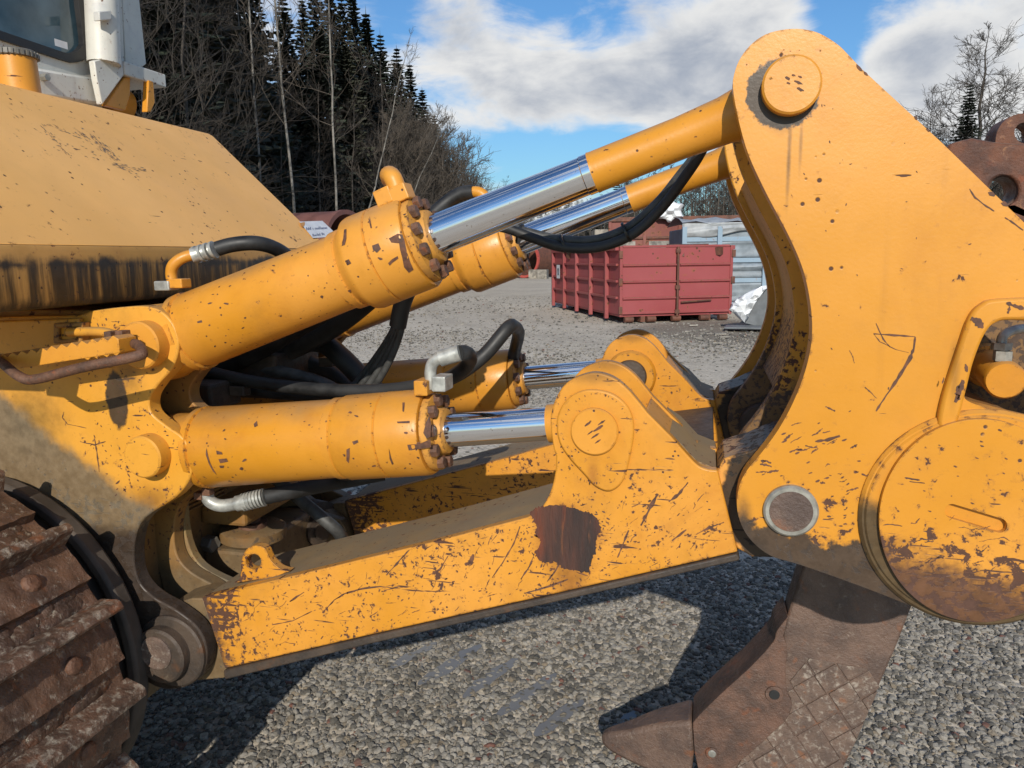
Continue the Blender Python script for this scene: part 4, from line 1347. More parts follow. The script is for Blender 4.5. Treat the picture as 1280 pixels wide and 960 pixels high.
ua, ub = Vector((0.872, -0.489)), Vector((0.555, 0.832))
REGC = [(988, 850), (1012, 822), (1085, 836), (1099, 858), (1070, 925), (1054, 958), (1030, 988), (985, 1002), (905, 1000), (915, 968)]
for i in range(-5, 6):
    for j in range(-6, 7):
        c = Vector((1000, 900)) + ua * (i * 31 + rnd.uniform(-1.2, 1.2)) + ub * (j * 27 + rnd.uniform(-1.2, 1.2))
        g_ = rnd.uniform(0.5, 1.0)
        quad = [c + ua * (15.5 - g_) * sx + ub * (13.5 - g_) * sy for sx, sy in ((-1, -1), (1, -1), (1, 1), (-1, 1))]
        pl = clip([tuple(q) for q in quad], REGC)
        if len(pl) < 3:
            continue
        ar = abs(sum(a[0] * b[1] - b[0] * a[1] for a, b in zip(pl, pl[1:] + pl[:1]))) / 2
        if ar < 60:
            continue
        plate('wear_plate', pl, YS - rnd.uniform(0.0025, 0.006), YS - 0.0002, MAT['tile'], D, bevel=0.002, trace=YS)

# ---- crawler track wrapping the sprocket
ti, tm, tl = P(69, 662, 1.45), P(135, 762, 1.45), P(165, 870, 1.45)


def circle3(a, b, c):
    ax, ay, bx, by, cx, cy = a.x, a.z, b.x, b.z, c.x, c.z
    d = 2 * (ax * (by - cy) + bx * (cy - ay) + cx * (ay - by))
    ux = ((ax * ax + ay * ay) * (by - cy) + (bx * bx + by * by) * (cy - ay) + (cx * cx + cy * cy) * (ay - by)) / d
    uy = ((ax * ax + ay * ay) * (cx - bx) + (bx * bx + by * by) * (ax - cx) + (cx * cx + cy * cy) * (bx - ax)) / d
    return ux, uy, math.hypot(ax - ux, ay - uy)


tcx, tcz, tR = circle3(ti, tm, tl)
print('track circle', tcx, tcz, tR)
tR_tip = 0.583
am = math.atan2(tl.z - tcz, tl.x - tcx)
tcx, tcz = -1.912, 0.605
a_mid = math.atan2(tm.z - tcz, tm.x - tcx)
PITCH = (tm - ti).length * 0.98
dA = PITCH / tR_tip
GH = 0.054                                  # grouser height
hw = PITCH * 0.5


def relief(name, prof, y0, y1, ny, amp, mat, seed, sub=3):
    """profile (x, z) swept across the track, beaten out of shape by seeded noise"""
    r = np.random.default_rng(seed)
    pr = []
    for (a, b), (c, d) in zip(prof, prof[1:]):
        for k in range(sub):
            pr.append((a + (c - a) * k / sub, b + (d - b) * k / sub))
    pr.append(prof[-1])
    pr = np.array(pr)
    n = len(pr)
    ys = np.linspace(y0, y1, ny)
    ph = r.uniform(0, 6.28, (24, 3))
    fr_ = r.uniform(8, 190, (24, 2)) * r.choice([-1, 1], (24, 2))
    V = []
    for y in ys:
        for x, z in pr:
            d = sum(math.sin(fr_[k, 0] * x + ph[k, 0]) * math.sin(fr_[k, 1] * y + ph[k, 1]) / (1 + abs(fr_[k, 1]) / 60) for k in range(24)) / 5
            V.append((x + amp * .5 * d, y, z + amp * d + r.normal(0, amp * .10)))
    F = [(j * n + i, j * n + i + 1, (j + 1) * n + i + 1, (j + 1) * n + i) for j in range(ny - 1) for i in range(n - 1)]
    me = pydata(name, V, F)
    bm = bmesh.new()
    bm.from_mesh(me)
    bm.verts.ensure_lookup_table()
    for j in (0, ny - 1):
        bm.faces.new([bm.verts[j * n + i] for i in range(n)])
    bm.faces.new([bm.verts[j * n] for j in range(ny)] + [bm.verts[j * n + n - 1] for j in reversed(range(ny))])
    bmesh.ops.recalc_face_normals(bm, faces=bm.faces)
    bm.to_mesh(me)
    bm.free()
    me.materials.append(mat)
    for f in me.polygons:
        f.use_smooth = True
    me.set_sharp_from_angle(angle=RAD(42))
    return me


shoe_me = relief('track_shoe', [(hw * 1.02, -0.026), (hw * 1.02, 0.002), (hw * .6, 0.012), (hw * .1, 0.020), (-hw * .12, 0.022), (-hw * .16, 0.000), (-hw * .62, 0.002), (-hw * .8, 0.004), (-hw * .8, -0.026)], 0.89, 1.465, 90, 0.0062, MAT['track'], 4)
gr_me = relief('grouser', [(-hw * .60, 0.004), (-hw * .66, 0.018), (-hw * .78, GH * .86), (-hw * .84, GH), (-hw * 1.0, GH), (-hw * 1.04, GH * .9), (-hw * 1.03, -0.02)], 0.89, 1.472, 110, 0.0050, MAT['grouser'], 9)
lump = bmesh.new()
for i in range(70):
    x, y = rnd.uniform(-hw * .66, -hw * .2) if i % 4 else rnd.uniform(-hw * .2, hw * .8), rnd.uniform(0.92, 1.44)
    r = rnd.uniform(0.005, 0.020)
    mm = Matrix.Translation((x, y, 0.0)) @ Matrix.Diagonal((r * rnd.uniform(.9, 1.6), r * rnd.uniform(1.0, 3), r * rnd.uniform(.25, .55), 1))
    bmesh.ops.create_icosphere(lump, subdivisions=2, radius=1, matrix=mm)
bt = lathe_bm((0, 0, 0), (0, 0, 1), [(0, 0.022), (0.008, 0.022), (0.014, 0.017), (0.016, 0.010)], 12)


def mesh_of(name, bm, mat):
    bmesh.ops.recalc_face_normals(bm, faces=bm.faces)
    me = bpy.data.meshes.new(name)
    bm.to_mesh(me)
    bm.free()
    me.materials.append(mat)
    return me


lump_me, bolt_me = mesh_of('mud_clods', lump, MAT['mud']), mesh_of('bolt', bt, MAT['bolt'])


def add_child(name, me, parent, loc=(0, 0, 0), bevel=0.0, kind=None):
    o = bpy.data.objects.new(name, me)
    COL.objects.link(o)
    o.parent = parent
    o.location = loc
    if bevel:
        md = o.modifiers.new('bevel', 'BEVEL')
        md.width, md.segments, md.limit_method = bevel, 2, 'ANGLE'
    if kind:
        o['kind'] = kind
    return o


rp = tR_tip - GH
for k in range(-4, 8):
    a = a_mid - k * dA - dA * 0.42 - 0.05
    o = bpy.data.objects.new('track_shoe', shoe_me)
    COL.objects.link(o)
    o.parent = D
    o.matrix_parent_inverse = Matrix.Translation(-Vector(D.location))
    rad = Vector((math.cos(a), 0, math.sin(a)))
    tan = Vector((-math.sin(a), 0, math.cos(a)))
    if a < -math.pi / 2:
        ex = (-math.pi / 2 - a) * tR_tip
        rad, tan = Vector((0, 0, -1)), Vector((1, 0, 0))
        c = Vector((tcx - ex, 0, tcz - rp))
    elif a > math.pi / 2:
        ex = (a - math.pi / 2) * tR_tip
        rad, tan = Vector((0, 0, 1)), Vector((-1, 0, 0))
        c = Vector((tcx - ex, 0, tcz + rp))
    else:
        c = Vector((tcx, 0, tcz)) + rad * rp
    yv = rad.cross(tan)
    o.matrix_basis = Matrix(((tan.x, 0, rad.x, c.x), (0, 1, 0, 0), (tan.z, 0, rad.z, c.z), (0, 0, 0, 1)))
    add_child('grouser', gr_me, o)
    add_child('mud_clods', lump_me, o, kind='stuff')
    for by in (1.09, 1.33):
        for bx in (0.36,):
            add_child('bolt', bolt_me, o, (hw * bx, by, 0.012))
# sprocket drum behind the shoes and dark guard arc
lathe('sprocket_drum', (tcx, 0.95, tcz), (0, 1, 0), [(0, rp - 0.06), (0.46, rp - 0.06)], MAT['grime'], D, 48)
arc = []
for i in range(34):
    a = RAD(-60) + RAD(190) * i / 33
    arc.append((tcx + 0.498 * math.cos(a), tcz + 0.498 * math.sin(a)))
for i in reversed(range(34)):
    a = RAD(-60) + RAD(190) * i / 33
    arc.append((tcx + 0.462 * math.cos(a), tcz + 0.462 * math.sin(a)))
xz('sprocket_guard', arc, 1.55, 1.60, MAT['guard'], D, bevel=0.01)
lathe('final_drive', (tcx, 1.46, tcz), (0, 1, 0), [(0, 0.444), (0.16, 0.444)], MAT['guard'], D, 48)

# =================================================================== YARD
GEN = {}


def ground_mat():
    m, t = new_mat('gravel_yard')
    p = t.pos()
    v = t.n('ShaderNodeTexVoronoi')
    t.set(v.inputs['Vector'], p)
    v.inputs['Scale'].default_value = 34
    stone = t.n('ShaderNodeSeparateColor')
    t.set(stone.inputs[0], v.outputs['Color'])
    c = t.mix(stone.outputs[0], (0.264, 0.232, 0.185), (0.600, 0.537, 0.443))
    d1 = t.noise(p, 0.22, 5, 0.6)
    d2 = t.noise(p, 1.3, 6, 0.65)
    fine = t.noise(p, 9, 6, 0.7)
    c = t.mix(0.55, c, t.mix(t.ramp(fine, 0.3, 0.7), (0.360, 0.314, 0.252), (0.552, 0.492, 0.402)))
    c = t.mix(t.math('MULTIPLY', t.ramp(d2, 0.48, 0.70), 0.45), c, (0.288, 0.249, 0.196))
    c = t.mix(t.math('MULTIPLY', t.ramp(d1, 0.42, 0.62), 0.4), c, (0.576, 0.514, 0.422))
    # faint wheel marks sweeping across the yard
    q = t.vmath('LENGTH', t.vmath('MULTIPLY', t.vmath('SUBTRACT', p, (9, 30, 0)), (1, 1, 0)))
    q = t.math('ADD', q, t.math('MULTIPLY', d2, 0.5))
    for r0 in (17.2, 19.1, 22.5, 24.2):
        s = t.math('ABSOLUTE', t.math('SUBTRACT', q, r0))
        c = t.mix(t.math('MULTIPLY', t.ramp(s, 0.28, 0.05), 0.22), c, (0.240, 0.203, 0.160))
    # leaf litter and mud beside the containers
    lm = t.math('SUBTRACT', 3.6, t.vmath('LENGTH', t.vmath('MULTIPLY', t.vmath('SUBTRACT', p, (1.6, 17.6, 0)), (0.85, 1.0, 0))))
    lm = t.math('ADD', lm, t.math('MULTIPLY', t.math('SUBTRACT', fine, 0.5), 3.5))
    c = t.mix(t.math('MULTIPLY', t.ramp(t.noise(p, 3.1, 9, 0.75), 0.52, 0.66), 0.35), c, (0.20, 0.178, 0.145))
    c = t.mix(t.math('MULTIPLY', t.ramp(t.noise(p, 6.3, 9, 0.75), 0.58, 0.66), 0.4), c, (0.62, 0.57, 0.49))
    c = t.mix(t.ramp(lm, 0.2, 1.3, 0, 0.75), c, t.mix(t.ramp(t.noise(p, 26, 4), 0.4, 0.6), (0.045, 0.034, 0.024), (0.20, 0.17, 0.13)))
    # grass verge far away
    sp = t.n('ShaderNodeSeparateXYZ')
    t.set(sp.inputs[0], p)
    gy = t.math('ADD', sp.outputs[1], t.math('MULTIPLY', d1, 14))
    c = t.mix(t.ramp(gy, 92, 96), c, t.mix(t.ramp(fine, 0.3, 0.7), (0.075, 0.11, 0.028), (0.16, 0.20, 0.06)))
    h = t.math('ADD', t.math('MULTIPLY', t.math('SUBTRACT', 1.0, v.outputs['Distance']), 0.6), t.math('MULTIPLY', d2, 1.0))
    t.out(c, 0.9, 0, h, 0.7, 0.02, spec=0.25)
    return m


gb_ = bmesh.new()
NX, NY = 60, 60
gx = np.concatenate([-np.geomspace(1500, 3.2, 30), np.linspace(-3, 3, 12), np.geomspace(3.2, 1500, 30)])
gy = np.concatenate([[-60, -10, -2], np.linspace(0, 12, 24), np.geomspace(12.6, 3000, 34)])
rg = np.random.default_rng(3)
vv = []
for yy in gy:
    for xx in gx:
        zz_ = 0.012 * math.sin(xx * 0.9 + 1) * math.sin(yy * 0.7) if 4 < yy < 60 else 0.0
        vv.append((xx, yy, zz_))
nx = len(gx)
ff = [(j * nx + i, j * nx + i + 1, (j + 1) * nx + i + 1, (j + 1) * nx + i) for j in range(len(gy) - 1) for i in range(nx - 1)]
gme = pydata('ground', vv, ff)
ground = link('ground', gme, ground_mat(), None, 60, kind='structure')


def stone_mat():
    m, t = new_mat('gravel_stone')
    oi = t.n('ShaderNodeObjectInfo')
    r = oi.outputs['Random']
    p = t.pos()
    c = t.mix(t.ramp(r, 0, 0.9), (0.075, 0.069, 0.058), (0.34, 0.312, 0.268))
    wv = t.n('ShaderNodeTexWhiteNoise', noise_dimensions='1D')
    t.set(wv.inputs['W'], t.math('MULTIPLY', r, 917.0))
    c = t.mix(t.ramp(wv.outputs[0], 0.984, 0.986), c, (0.16, 0.062, 0.042))
    c = t.mix(t.ramp(wv.outputs[0], 0.10, 0.09), c, (0.23, 0.185, 0.13))
    c = t.mix(t.ramp(wv.outputs[0], 0.03, 0.025), c, (0.055, 0.053, 0.05))
    c = t.mix(t.math('MULTIPLY', t.noise(p, 140, 4), 0.45), c, (0.10, 0.095, 0.085))
    c = t.mix(t.math('MULTIPLY', t.ramp(t.noise(p, 2.4, 4), 0.42, 0.66), 0.40), c, (0.115, 0.105, 0.09))
    t.out(c, 0.82, 0, t.noise(p, 180, 3), 0.4, 0.002, spec=0.3)
    return m


STONE = stone_mat()


def gravel(name, quads, density, smin, smax, seed):
    vs, fs = [], []
    for q in quads:
        b = len(vs)
        vs += [(x, y, 0.002) for x, y in q]
        fs.append((b, b + 1, b + 2, b + 3))
    me = pydata(name, vs, fs)
    o = link(name, me, STONE, None, kind='stuff')
    ng = bpy.data.node_groups.new('scatter_' + name, 'GeometryNodeTree')
    ng.interface.new_socket('Geometry', in_out='INPUT', socket_type='NodeSocketGeometry')
    ng.interface.new_socket('Geometry', in_out='OUTPUT', socket_type='NodeSocketGeometry')
    N = ng.nodes
    L = ng.links.new
    gi, go = N.new('NodeGroupInput'), N.new('NodeGroupOutput')
    dp = N.new('GeometryNodeDistributePointsOnFaces')
    dp.distribute_method = 'RANDOM'
    dp.inputs['Density'].default_value = density
    dp.inputs['Seed'].default_value = seed
    L(gi.outputs[0], dp.inputs['Mesh'])
    jn = N.new('GeometryNodeJoinGeometry')
    for k, (sx, sy, sz) in enumerate(((1.15, 0.9, 0.72), (1.0, 0.85, 0.85), (1.4, 0.8, 0.6), (0.95, 1.0, 0.62))):
        ic = N.new('GeometryNodeMeshIcoSphere')
        ic.inputs['Radius'].default_value = 1.0
        ic.inputs['Subdivisions'].default_value = 2
        nt_ = N.new('ShaderNodeTexNoise')
        nt_.noise_dimensions = '4D'
        nt_.inputs['W'].default_value = k * 3.7
        nt_.inputs['Scale'].default_value = 0.9
        nt_.inputs['Detail'].default_value = 2
        sb_ = N.new('ShaderNodeVectorMath')
        sb_.operation = 'SUBTRACT'
        sb_.inputs[1].default_value = (0.5, 0.5, 0.5)
        L(nt_.outputs['Color'], sb_.inputs[0])
        ml = N.new('ShaderNodeVectorMath')
        ml.operation = 'SCALE'
        ml.inputs['Scale'].default_value = 1.5
        L(sb_.outputs[0], ml.inputs[0])
        spn = N.new('GeometryNodeSetPosition')
        L(ic.outputs['Mesh'], spn.inputs['Geometry'])
        L(ml.outputs[0], spn.inputs['Offset'])
        tr = N.new('GeometryNodeTransform')
        tr.inputs['Scale'].default_value = (sx, sy, sz)
        L(spn.outputs[0], tr.inputs['Geometry'])
        gi2 = N.new('GeometryNodeGeometryToInstance')
        L(tr.outputs[0], gi2.inputs[0])
        L(gi2.outputs[0], jn.inputs[0])
    rr = N.new('FunctionNodeRandomValue')
    rr.data_type = 'FLOAT_VECTOR'
    rr.inputs[0].default_value = (-0.5, -0.5, 0)
    rr.inputs[1].default_value = (0.5, 0.5, 6.283)
    rs = N.new('FunctionNodeRandomValue')
    rs.data_type = 'FLOAT'
    rs.inputs[2].default_value = 0.0
    rs.inputs[3].default_value = 1.0
    rs.inputs['Seed'].default_value = 5
    pw = N.new('ShaderNodeMath')
    pw.operation = 'POWER'
    pw.inputs[1].default_value = 3.0
    L(rs.outputs[1], pw.inputs[0])
    mr = N.new('ShaderNodeMapRange')
    mr.inputs['To Min'].default_value = smin
    mr.inputs['To Max'].default_value = smax * 1.12
    L(pw.outputs[0], mr.inputs['Value'])
    ip = N.new('GeometryNodeInstanceOnPoints')
    L(dp.outputs['Points'], ip.inputs['Points'])
    L(jn.outputs[0], ip.inputs['Instance'])
    ip.inputs['Pick Instance'].default_value = True
    L(rr.outputs[0], ip.inputs['Rotation'])
    L(mr.outputs[0], ip.inputs['Scale'])
    sm = N.new('GeometryNodeSetMaterial')
    sm.inputs['Material'].default_value = STONE
    L(ip.outputs[0], sm.inputs['Geometry'])
    L(sm.outputs[0], go.inputs[0])
    md = o.modifiers.new('scatter', 'NODES')
    md.node_group = ng
    return o


gravel('gravel', [[(-2.9, 1.6), (1.6, 1.6), (2.2, 4.2), (-3.6, 4.2)]], 6500, 0.0040, 0.0145, 1)
gravel('gravel', [[(-3.6, 4.2), (2.4, 4.2), (3.2, 9.5), (-6.5, 9.5)]], 900, 0.006, 0.020, 2)
gravel('gravel', [[(-6.5, 9.5), (3.2, 9.5), (5.0, 17.0), (-12.5, 17.0)]], 130, 0.010, 0.026, 3)
gravel('gravel', [[(-12.5, 17.0), (5.0, 17.0), (6.0, 32.0), (-24, 32.0)]], 16, 0.018, 0.040, 4)

# muddy water left standing in the bar marks of a track
wm, t = new_mat('muddy_water')
pp = t.pos()
t.out(t.mix(t.noise(pp, 25, 3), (0.135, 0.128, 0.118), (0.20, 0.192, 0.18)), 0.12, 0, None, spec=0.5)
for (x0, y0), (x1, y1), wd in (((484, 836), (546, 803), 5), ((522, 856), (602, 806), 7.5), ((578, 872), (648, 822), 8), ((620, 895), (696, 842), 8), ((667, 919), (730, 876), 9.5), ((757, 928), (798, 887), 8)):
    n = 22
    loop = []
    d = Vector((x1 - x0, y1 - y0))
    L_ = d.length
    d.normalize()
    nv = Vector((-d.y, d.x))
    for i in range(n):
        a = 2 * math.pi * i / n
        mx = (x0 + x1) / 2 + d.x * L_ / 2 * math.cos(a) + nv.x * wd * math.sin(a) * rnd.uniform(.6, 1.3)
        my = (y0 + y1) / 2 + d.y * L_ / 2 * math.cos(a) + nv.y * wd * math.sin(a) * rnd.uniform(.6, 1.3)
        loop.append(PG(mx, my, 0.0085))
    bm = bmesh.new()
    bm.faces.new([bm.verts.new(q) for q in loop])
    link('puddle', bm, wm, None, kind='structure')

# =================================================================== CONTAINERS AND SCRAP
RED = (0.31, 0.058, 0.060)
MAT['red'] = paint('paint_container_red', RED, 0.1, 0.12, 0.5, scratch=0.0, edge=0.0, fade=0.12, streak=0.10, dust=0.1)
MAT['redrib'] = paint('paint_container_rib', (0.30, 0.060, 0.060), 0.5, 0.2, 0.5, scratch=0.2, edge=0.0, fade=0.3, streak=0.2)
MAT['rustrib'] = rusty('container_rust', (0.16, 0.06, 0.035), (0.08, 0.035, 0.022), (0.26, 0.10, 0.06), 0.7, 0.4)
MAT['oldred'] = paint('paint_container_old', (0.20, 0.052, 0.035), 0.9, 0.1, 0.65, scratch=0.3, edge=0.0, fade=0.6, streak=0.4)
MAT['faded'] = plain('faded_sign_board', (0.22, 0.20, 0.17), 0.7, var=0.6, scale=4)
MAT['bluegrey'] = paint('paint_container_blue', (0.25, 0.345, 0.43), 0.2, 0.15, 0.5, scratch=0.1, edge=0.0, fade=0.3, dust=0.3)
MAT['tarp'] = plain('tarpaulin_grey', (0.20, 0.235, 0.265), 0.5, var=0.25, scale=3)
MAT['tarplight'] = plain('tarpaulin_light', (0.30, 0.315, 0.325), 0.5, var=0.25, scale=3)
MAT['foil'] = plain('white_foil', (0.70, 0.71, 0.72), 0.35, var=0.1, scale=6)

p0 = PG(775, 405)
rc = empty('skip_container', (p0.x, p0.y, 0), RAD(25), 'red open-topped steel skip container with ribbed sides and two rear doors', 'skip container')
# local: +x along the front, +y along the side, origin at the near corner
WF, LS, ZB, ZT = 2.93, 6.7, 0.17, 1.88
box('floor', 0.02, WF - 0.02, 0.05, LS, ZB, ZB + 0.12, MAT['redrib'], rc, 0)
for x0, x1 in ((0.05, WF * 0.505 - 0.04), (WF * 0.505 + 0.04, WF - 0.06)):
    door = box('door', x0, x1, 0.0, 0.05, ZB + 0.06, ZT - 0.04, MAT['red'], rc, 0.01)
    for k in range(1, 4):
        z = ZB + 0.06 + (ZT - ZB - 0.1) * (k / 4 - 0.01)
        bm = bmesh.new()
        v_ = [(x0 + 0.01, -0.002, z - 0.05), (x1 - 0.01, -0.002, z - 0.05), (x1 - 0.01, -0.05, z - 0.015), (x0 + 0.01, -0.05, z - 0.015), (x0 + 0.01, -0.05, z + 0.015), (x1 - 0.01, -0.05, z + 0.015), (x1 - 0.01, -0.002, z + 0.03), (x0 + 0.01, -0.002, z + 0.03)]
        vb = [bm.verts.new(q) for q in v_]
        for f in ((0, 1, 2, 3), (3, 2, 5, 4), (4, 5, 6, 7), (0, 3, 4, 7), (1, 6, 5, 2), (0, 7, 6, 1)):
            bm.faces.new([vb[i] for i in f])
        link('rib', bm, MAT['redrib'], door, None)
    box('door_edge', x0 + 0.003, x1 - 0.003, -0.02, -0.001, ZB + 0.062, ZB + 0.12, MAT['redrib'], door, 0.005)
for x in (WF * 0.505 - 0.012,):
    lk = lathe('lock_bar', (x, -0.045, ZB - 0.02), (0, 0, 1), [(0, 0.028), (ZT - ZB, 0.028)], MAT['rustrib'], rc, 10, world=False)
    for z in (ZB + 0.1, ZB + 0.7, ZT - 0.12):
        box('lock_cam', x - 0.06, x + 0.06, -0.07, 0.0, z - 0.05, z + 0.05, MAT['rustrib'], lk, 0.01)
lathe('lock_lever', (WF * 0.53, -0.07, ZB + 0.33), (1, 0, 0.05), [(0, 0.022), (0.8, 0.022)], MAT['rustrib'], rc, 8, world=False)
for x in (0.0, WF - 0.05):
    box('corner_post', x - 0.02, x + 0.05, -0.03, 0.10, ZB, ZT, MAT['redrib'], rc, 0.01)
    for z in (ZB + 0.16, ZB + 0.85, ZT - 0.2):
        h_ = box('hinge', x - (0.05 if x == 0 else -0.0), x + (0.04 if x == 0 else 0.10), -0.065, -0.031, z - 0.09, z + 0.09, MAT['rustrib'], rc, 0.01)
for sx in (0, 1):
    xs = 0.0 if sx == 0 else WF - 0.06
    side = box('side_panel', xs, xs + 0.05, 0.12, LS, ZB + 0.05, ZT - 0.02, MAT['red'], rc, 0.005)
    xo = xs - 0.10 if sx == 0 else xs + 0.052
    for k in range(5):
        y = 0.95 + k * (LS - 1.0) / 4.02
        box('rib', xo, xo + 0.098, y - 0.055, y + 0.055, ZB - 0.10, ZT - 0.1, MAT['redrib'], side, 0.01)
    for k in range(1, 4):
        z = ZB + 0.06 + (ZT - ZB - 0.1) * k / 4
        box('rib', xo + 0.03, xo + 0.0975, 0.14, LS - 0.02, z - 0.03, z + 0.03, MAT['redrib'], side, 0.01)
    box('top_rail', xo + 0.0, xo + 0.12, 0.10, LS, ZT - 0.099, ZT, MAT['redrib'], rc, 0.01)
box('top_rail', 0.06, WF - 0.09, -0.015, 0.06, ZT - 0.035, ZT + 0.02, MAT['redrib'], rc, 0.01)
box('end_panel', 0.02, WF - 0.02, LS + 0.001, LS + 0.05, ZB, ZT, MAT['red'], rc, 0.01)
for x in (0.55, WF - 0.65):
    box('skid', x, x + 0.12, 0.05, LS, 0.03, ZB - 0.001, MAT['rustrib'], rc, 0)
for x in (0.12, 0.7, 1.35, 2.1, 2.6):
    lathe('roller', (x, 0.02, 0.10), (1, 0, 0), [(0, 0.075), (0.22, 0.075)], MAT['rustrib'], rc, 14, world=False)
nt_o = box('notice', -0.104, -0.101, 5.55, 5.95, 0.98, 1.40, mw, rc, 0)
box('notice_print', -0.1065, -0.1045, 5.65, 5.85, 1.08, 1.30, plain('notice_print_grey', (0.16, 0.17, 0.2), .6, var=.6, scale=14), nt_o, 0)
# scrap lying in it, level with the rim
scr = bmesh.new()
for i in range(70):
    M = Matrix.Translation((rnd.uniform(0.3, WF - 0.3), rnd.uniform(0.3, LS - 0.3), ZT - 0.22 + rnd.uniform(0, .16))) @ Matrix.Rotation(rnd.uniform(0, 6), 4, 'Z') @ Matrix.Rotation(rnd.uniform(-.5, .5), 4, 'X')
    a, b = rnd.uniform(.05, .5), rnd.uniform(.03, .12)
    box_bm(scr, -a, a, -b, b, -b, b, M)
o = link('scrap_pile', scr, MAT['rustrib'], None, None, kind='stuff')
o.location = rc.location
o.rotation_euler = rc.rotation_euler
box('scrap_bed', 0.06, WF - 0.1, 0.1, LS - 0.05, ZT - 0.5, ZT - 0.25, MAT['rustrib'], rc, 0)

# grey-blue container under a tarpaulin behind it
p1 = PG(852, 391)
bcn = empty('tarped_container', (p1.x, p1.y, 0), RAD(13), 'pale blue-grey framed container wrapped in grey tarpaulin behind the red skip', 'container')
WB, LB, HB = 5.4, 2.4, 2.50
box('body', 0.03, WB - .03, 0.03, LB, 0.14, HB - 0.1, MAT['tarp'], bcn, 0.02)
for z in (0.16, 0.85, 1.42, 2.02):
    box('rail', -0.03, WB, -0.04, 0.028, z, z + 0.13, MAT['bluegrey'], bcn, 0.01)
for k in range(5):
    x = k * 1.3 - 0.3 * (k > 0)
    box('post', x - 0.05, x + 0.08, -0.14, -0.041, 0.1, HB - 0.06, MAT['bluegrey'], bcn, 0.005)
for sx, zz0 in ((0, 0.99), (1, 1.56), (2, 2.16), (3, 0.30)):
    pass
# wrinkled tarp bays between rails and the top cover hanging over
def crumple(name, x0, x1, z0, z1, y, amp, mat, parent, nxx=26, nzz=9, seed=0, over=False):
    r = np.random.default_rng(seed)
    ph = r.uniform(0, 6.28, 12)
    vs, fs = [], []
    for j in range(nzz + 1):
        for i in range(nxx + 1):
            u, v_ = i / nxx, j / nzz
            x = x0 + (x1 - x0) * u
            z = z0 + (z1 - z0) * v_
            d = sum(math.sin((k + 1) * 3.1 * u + ph[k] + (k % 3 - 1) * 4 * v_) * math.cos((k + 1) * 1.9 * v_ + ph[k + 6]) / (k + 1) for k in range(6))
            zz1 = z + (0.09 * math.sin(7 * u + ph[0]) + 0.05 * math.sin(19 * u + ph[1])) * (1 - v_) * (1 if over else 0)
            yy = y - abs(d) * amp
            vs.append((x, yy, zz1))
    for j in range(nzz):
        for i in range(nxx):
            a = j * (nxx + 1) + i
            fs.append((a, a + 1, a + nxx + 2, a + nxx + 1))
    me = pydata(name, vs, fs)
    o = link(name, me, mat, parent, 50)
    md = o.modifiers.new('thick', 'SOLIDIFY')
    md.thickness = 0.01
    return o


for i, (z0, z1) in enumerate(((0.30, 0.84), (0.99, 1.41), (1.56, 2.01))):
    crumple('tarpaulin', 0.0, WB - 0.02, z0, z1, 0.012, 0.07, MAT['tarp'], bcn, 40, 7, i)
crumple('tarpaulin', -0.04, WB, 2.17, HB + 0.05, -0.03, 0.07, MAT['tarplight'], bcn, 46, 8, 9, True)
tb_ = bmesh.new()
nn_ = 14
grid = [[tb_.verts.new((-0.05 + (WB + .05) * i / nn_, -0.08 + (LB + .1) * j / 5, HB + 0.055 + 0.16 * math.sin(j / 5 * math.pi) + 0.05 * math.sin(i * 2.1 + j))) for i in range(nn_ + 1)] for j in range(6)]
for j in range(5):
    for i in range(nn_):
        tb_.faces.new((grid[j][i], grid[j][i + 1], grid[j + 1][i + 1], grid[j + 1][i]))
link('top_cover', tb_, MAT['tarplight'], bcn, 50)

# old rusty container farther behind
dq = 30.5
def at(px, dist, z=0.0):
    d = ray(px, 322)
    k = dist / math.hypot(d.x, d.y)
    return Vector((d.x * k, d.y * k, z))


p2 = at(762, dq)
oc = empty('rusty_container', (p2.x, p2.y, 0), RAD(8), 'long dark rusty red container with faded boards behind the tarped one', 'container')
box('body', 0, 9.5, 0, 2.4, 0.15, 3.05, MAT['oldred'], oc, 0.03)
box('top_rail', -0.05, 9.55, -0.08, 0.06, 2.95, 3.12, MAT['rustrib'], oc, 0.02)
box('middle_rail', -0.05, 9.55, -0.07, -0.001, 2.28, 2.38, MAT['rustrib'], oc, 0.02)
for k in range(8):
    box('post', k * 1.32 - .05, k * 1.32 + .07, -0.10, -0.0705, 0.15, 2.94, MAT['oldred'], oc, 0.01)
box('board', 0.35, 0.98, -0.06, -0.012, 1.6, 2.2, MAT['faded'], oc, 0)
box('board', 1.5, 2.5, -0.06, -0.012, 1.6, 2.2, MAT['faded'], oc, 0)
p3 = at(743, 33)
oc2 = empty('wooden_crate', (p3.x, p3.y, 0), RAD(14), 'weathered brown end bin left of the rusty container', 'crate')
box('body', 0, 1.6, 0, 1.6, 0.05, 2.75, MAT['faded'], oc2, 0.02)
for k in range(5):
    box('plank', 0.003, 1.597, -0.03, -0.001, 0.1 + k * .54, 0.6 + k * .54, MAT['oldred'] if k % 2 else MAT['faded'], oc2, 0.01)
# white film caught on the container rim
fm = bmesh.new()
bmesh.ops.create_icosphere(fm, subdivisions=3, radius=1)
for v in fm.verts:
    s = 1 + 0.35 * math.sin(v.co.x * 5 + 1) * math.cos(v.co.z * 6)
    v.co = Vector((v.co.x * 0.5 * s, v.co.y * 0.3 * s, v.co.z * 0.34 * s))
o = link('plastic_film', fm, MAT['foil'], None, 30)
tag(o, 'scrap of white plastic film caught on the rim of the rusty container', 'plastic film')
o.location = at(835, 30.4, 3.3)

